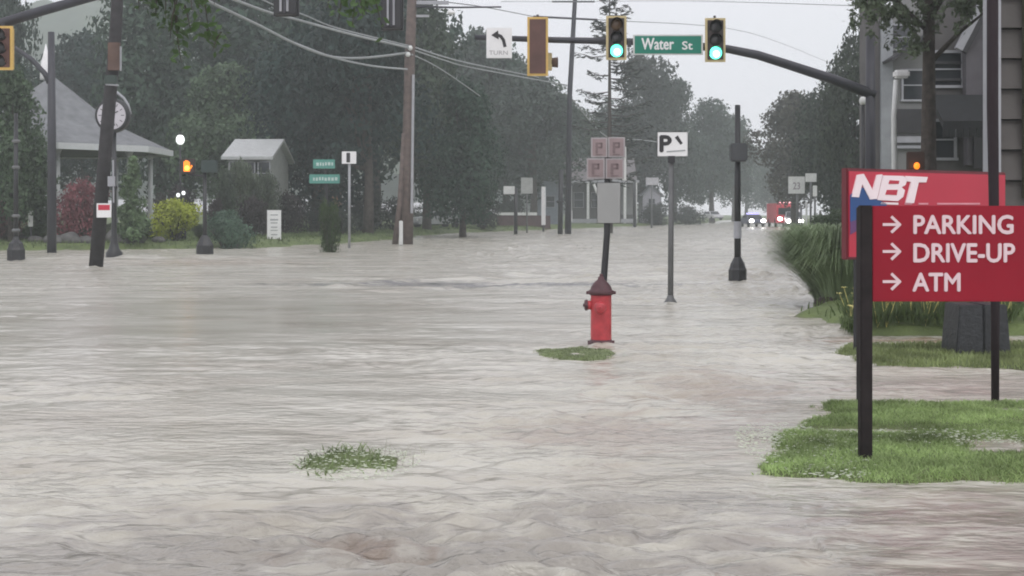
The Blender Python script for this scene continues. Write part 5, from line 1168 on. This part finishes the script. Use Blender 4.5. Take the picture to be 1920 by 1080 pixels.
def fpoly(pts, m, name, d0=-.012, d1=-.02):
    n = len(pts); vs = [Mf @ Vector((lx(a), d0, lz(a, b))) for a, b in pts] + [Mf @ Vector((lx(a), d1, lz(a, b))) for a, b in pts]
    mb = MB(); mb.add(vs, [tuple(range(n)), tuple(range(n, 2 * n))[::-1]] + [(i, (i + 1) % n, (i + 1) % n + n, i + n) for i in range(n)]); return mb.build(name, m, t)
fpoly([(1592, 366), (1606, 352), (1630, 352), (1640, 372), (1660, 382), (1660, 392), (1592, 416)], M_blue, "blue_swoosh")
fpoly([(1592, 416), (1606, 411), (1606, 432), (1592, 440)], mat("purple_blend", (.12, .045, .15), .4), "purple_swoosh")
fpoly([(1594, 369), (1604, 328), (1616, 326), (1633, 357), (1641, 328), (1651, 327), (1641, 373), (1628, 374), (1613, 345), (1607, 370)], M_nbt, "letter_n", -.013, -.03)
fpoly([(1642, 375), (1652, 329), (1690, 330), (1698, 336), (1694, 347), (1687, 351), (1693, 357), (1690, 369), (1680, 377)], M_nbt, "letter_b", -.013, -.03)
fpoly([(1664, 338), (1682, 339), (1681, 345), (1662, 345)], M_redface, "letter_b_upper_counter", -.03, -.034)
fpoly([(1659, 356), (1679, 356), (1677, 366), (1656, 365)], M_redface, "letter_b_lower_counter", -.03, -.034)
fpoly([(1694, 330), (1736, 332), (1733, 342), (1719, 342), (1710, 381), (1695, 380), (1705, 341), (1697, 340)], M_nbt, "letter_t", -.013, -.03)
fpoly([(1650, 379), (1682, 380), (1682, 384), (1648, 383)], M_nbt, "lower_lettering", -.013, -.02)
for a, b in ((1694, 1708), (1720, 1738), (1755, 1835)): fpoly([(a, 380.5), (b, 380.5), (b, 383.5), (a, 383.5)], mat("pink_print", (.7, .3, .35), .5), "lower_lettering", -.013, -.02)
for s0 in (.20, Ls - .55):
    mb = MB(); lb(mb, s0, s0 + .12, .0, .09, -.2, z0s); mb.build("leg", M_blackpaint, t)
# dark granite pillar box
Y = 14.2; t = thing("stone_pillar", (ax(1846, Y), Y, 0), "dark tapered stone block standing on the grass strip under the red signs", "pillar")
def taper(mb, x0, x1, px0, px1, z0, z1, y, d): 
    mb.add([(x0, y, z0), (x1, y, z0), (x1, y + d, z0), (x0, y + d, z0), (px0, y, z1), (px1, y, z1), (px1, y + d, z1), (px0, y + d, z1)], [(0, 3, 2, 1), (4, 5, 6, 7), (0, 1, 5, 4), (1, 2, 6, 5), (2, 3, 7, 6), (3, 0, 4, 7)]); return mb
mb = MB(); taper(mb, ax(1791, Y), ax(1845, Y), ax(1800, Y), ax(1843, Y), -.05, az(572, Y), Y, .5); mb.build("left_block", M_granite, t, bevel=.012)
mb = MB(); taper(mb, ax(1847, Y), ax(1899, Y), ax(1847, Y), ax(1890, Y), -.05, az(572, Y), Y + .03, .5); mb.build("right_block", M_granite, t, bevel=.012)
# dark tall pole in front of the bank sign
Y = 10.8; x = ax(1866, Y); pole_thing("sign_pole", [(x, Y, -.1), at(1866, 560, Y), at(1861, 200, Y), at(1861, -300, Y)], [.032, .036, .047, .047], mat("dark_plum_post", (.026, .019, .022), .8, spec=.25), "tall thin dark pole rising in front of the bank sign at right", "pole")

# red directional sign
Y = 8.2; M_post = mat("dark_brown_sign_post", (.018, .014, .014), .75, var=.3, scale=12, spec=.25); x = ax(1622, Y)
t = thing("direction_sign", (x, Y, 0), "red sign reading PARKING DRIVE-UP ATM on dark posts in the lawn", "sign")
mb = MB(); mb.box((x, Y, (az(385, Y) - .1) / 2), (.076, .076, az(385, Y) + .1)); mb.build("post", M_post, t, bevel=.006)
xr = x + 1.16; mb = MB(); mb.box((xr, Y, (az(385, Y) - .1) / 2), (.076, .076, az(385, Y) + .1)); mb.build("post", M_post, t, bevel=.006)
YR2 = 10.75; x2 = ax(1616, YR2); mb = MB(); mb.box((x2, YR2, (az(385, Y) - .2) / 2), (.076, .076, az(385, Y) + .2)); mb.build("post", M_post, t, bevel=.006)
x0 = x + .04; x1 = xr - .04; z0, z1 = az(565, Y), az(386, Y)
mb = MB(); mb.box(((x0 + x1) / 2, Y, (z0 + z1) / 2), (x1 - x0, .05, z1 - z0)); P_ = mb.build("panel", M_red, t, bevel=.004)
mb = MB(); dd = Vector((x2 - x, YR2 - Y, 0)).normalized(); nn_ = Vector((dd.y, -dd.x, 0)) * .025; a = Vector((x, Y, 0)) + dd * .045; b = Vector((x2, YR2, 0)) - dd * .045
vs = [v + Vector((0, 0, z)) for z in (z0, z1) for v in (a + nn_, b + nn_, b - nn_, a - nn_)]; mb.add(vs, [(0, 3, 2, 1), (4, 5, 6, 7), (0, 1, 5, 4), (1, 2, 6, 5), (2, 3, 7, 6), (3, 0, 4, 7)]); mb.build("side_panel", M_red, t)
yf = Y - .0255
for s, xa, xb2, ya, yb in (("PARKING", 1711, 1896, 404, 438), ("DRIVE-UP", 1711, 1899, 457, 491), ("ATM", 1709, 1797, 512, 545)):
    text_mesh("lettering", s, ax(xa, Y), ax(xb2, Y), az(yb, Y), az(ya, Y), yf, M_letter, t, bold=.035, depth=.003)
for yc in (421, 471.5, 528):
    mb = MB(); u = Y / FPX
    def seg(xa, ya, xb_, yb_, w=5.2, dz=0):
        p, q = at(xa, ya, yf), at(xb_, yb_, yf); d = (q - p).normalized(); n_ = Vector((-d.z, 0, d.x)) * w * u / 2
        vs = [p + n_, q + n_, q - n_, p - n_]; mb.add(vs + [v + Vector((0, -.003 - dz, 0)) for v in vs], [(0, 1, 2, 3), (7, 6, 5, 4), (0, 4, 5, 1), (3, 2, 6, 7), (0, 3, 7, 4), (1, 5, 6, 2)])
    seg(1655, yc, 1686, yc); seg(1671, yc - 15, 1688, yc + 1.2, dz=.0006); seg(1688, yc - 1.2, 1671, yc + 15, dz=.0012); mb.build("arrow", M_letter, t)

# road signs on the right
GRS = "cluster of pale road signs at the right bank"
simple_sign("route_sign", 1495, 445, 1478, 1509, 331, 363, M_offwhite, "largest pale route shield in the right-hand sign cluster", Y=86, wp=5, pm=M_greypost, group=GRS, text=[("23", 1487, 1500, 342, 355)], tm=mat("soft_grey_numerals", (.28, .27, .28), .6))
simple_sign("small_road_sign", 1520, 440, 1510, 1531, 325, 341, M_offwhite, "small rectangular pale sign above and right of the route shield", Y=92, wp=4, pm=M_greypost, group=GRS)
simple_sign("narrow_road_sign", 1528, 436, 1524, 1532, 348, 368, M_offwhite, "narrow slanted pale sign at the right of the sign cluster", Y=97, wp=4, pm=M_greypost, group=GRS)
for i, (px, Y, top) in enumerate(((1502, 95, 385), (1512, 100, 378), (1538, 90, 395))):
    pole_thing("delineator_post", [(ax(px, Y), Y, -.3), at(px, top, Y)], [.08, .08], M_greypost if i != 1 else M_offwhite, ("short grey post immediately right of the shield post", "pale short post in the middle of the sign cluster", "short grey post rightmost in the sign cluster")[i], "post")

# ------------------------------------------------------------------ vehicles
def vehicle(name, px, Y, yaw, L, Wd, H, paint, label, cat="car", lit=True, truck=False, z=None, bar=None):
    X = ax(px, Y); g = (gz(X, Y) if z is None else z); t = thing(name, (X, Y, g), label, cat)
    body = [(-L / 2, .35), (-L / 2 + .05, .75), (-L * .46, H * .58), (-L * .24, H * .62), (-L * .13, H * .97), (L * .2, H), (L * .36, H * .66), (L * .49, H * .6), (L / 2, .7), (L / 2, .35)] if not truck else \
           [(-L / 2, .45), (-L / 2, 1.25), (-L / 2 + .12, H * .9), (-L / 2 + .3, H), (L / 2, H), (L / 2, .45)]
    def prism_x(poly, w):  # profile in y,z, extruded in x
        n = len(poly); vs = [(-w / 2, a, b) for a, b in poly] + [(w / 2, a, b) for a, b in poly]
        return vs, [tuple(range(n))[::-1], tuple(range(n, 2 * n))] + [(i, (i + 1) % n, (i + 1) % n + n, i + n) for i in range(n)]
    def put(mb, nm, m, par=t, **k):
        for i, v in enumerate(mb.v): mb.v[i] = v + Vector(t.location)
        return mb.build(nm, m, par, **k)
    mb = MB(); vs, fs = prism_x(body, Wd)
    if not truck: vs = [Vector(v) for v in vs]; vs = [Vector((v.x * (.82 if v.z > H * .8 else 1), v.y, v.z)) for v in vs]
    mb.add(vs, fs); put(mb, "body", paint, bevel=.05)
    mb = MB()
    if truck: mb.box((0, -L / 2 + .06, H * .66), (Wd * .86, .06, H * .28), Matrix.Rotation(R(-6), 3, 'X'))
    else: mb.add([(-Wd * .44, -L * .245, H * .64), (Wd * .44, -L * .245, H * .64), (Wd * .37, -L * .143, H * .95), (-Wd * .37, -L * .143, H * .95)], [(0, 1, 2, 3)]); mb.v = [v + Vector((0, -.03, .02)) for v in mb.v]
    put(mb, "windshield", M_glass)
    if not truck:
        for s in (-1, 1):
            mb = MB(); mb.add([(s * (Wd * .475), -L * .2, H * .66), (s * Wd * .475, L * .3, H * .68), (s * Wd * .43, L * .19, H * .93), (s * Wd * .43, -L * .12, H * .93)], [(0, 1, 2, 3)]); mb.v = [v + Vector((s * .03, 0, 0)) for v in mb.v]; put(mb, "side_window", M_glass)
    for sx_ in (-1, 1):
        for sy in (-.31, .31):
            mb = MB(); rr = .33 if not truck else .5; mb.lathe((sx_ * (Wd / 2 - .1), sy * L, rr), [(rr * .6, -.12), (rr, -.1), (rr, .1), (rr * .6, .12)], n=16, axis='x'); w = put(mb, "wheel", M_tyre, smooth=True)
        mb = MB(); mb.sphere((sx_ * Wd * .36, -L / 2 - .02, .72 if not truck else .95), .24 if lit else .11, n=8, sq=(1.15, .5, .85)); put(mb, "headlight", M_head if lit else M_offwhite, smooth=True)
    mb = MB(); mb.box((0, -L / 2 - .04, .42), (Wd * .9, .1, .16)); put(mb, "bumper", M_greypost)
    if bar:
        mb = MB(); mb.box((0, (-L * .0 if not truck else -L / 2 + .7), H + .1), (Wd * .75, .3, .18)); put(mb, "light_bar", bar, bevel=.03)
    t.rotation_euler.z = yaw; return t
M_fire = mat("fire_engine_red", (.62, .06, .09), .3); M_barred = mat("lit_red_light_bar", (.9, .5, .5), .3, emit=(1, .55, .6), estr=1.3); M_barblue = mat("lit_blue_light_bar", (.4, .4, .8), .3, emit=(.55, .5, 1), estr=.8)
vehicle("fire_truck", 1467, 150, R(-3), 8, 2.5, 2.75, M_fire, "red fire truck with lit headlights far down the flooded street", cat="fire truck", truck=True, z=0.02, bar=M_barred)
vehicle("police_car", 1411, 150, R(3), 4.8, 1.9, 1.45, mat("dark_blue_paint", (.08, .09, .14), .35), "dark car with bright headlights left of the fire truck", z=0.02, bar=M_barblue)
vehicle("van", 1486, 146, R(-6), 4.8, 1.9, 1.8, mat("grey_paint", (.4, .4, .42), .35), "pale van with glaring headlights partly behind the route shield", z=0.02)
vehicle("parked_car", 1335, 205, R(20), 4.5, 1.8, 1.45, mat("white_paint", (.6, .6, .62), .3), "small white car faintly visible left of the black post", lit=False, z=.5)
vehicle("parked_car", 818, 112, R(-55), 4.6, 1.85, 1.6, mat("silver_paint", (.34, .36, .36), .3, metal=.4), "silver car parked under the trees right of the brown pole", lit=False)
mb = None

# ------------------------------------------------------------------ rainy air
hz_m = bpy.data.materials.new("rainy_air"); hz_m.use_nodes = True; ht = hz_m.node_tree; ht.nodes.remove(ht.nodes["Principled BSDF"])
pv = ht.nodes.new("ShaderNodeVolumePrincipled"); pv.inputs['Color'].default_value = (0.88, 0.96, 0.95, 1); pv.inputs['Density'].default_value = 0.0012; pv.inputs['Anisotropy'].default_value = 0.0
ht.links.new(pv.outputs[0], ht.nodes["Material Output"].inputs['Volume'])
mb = MB(); mb.box((0, 430, 68), (1400, 1000, 144)); hz = mb.build("haze", hz_m); tag(hz, kind="stuff"); hz["label"] = "pale rainy haze filling the air over the whole street"; hz["category"] = "haze"
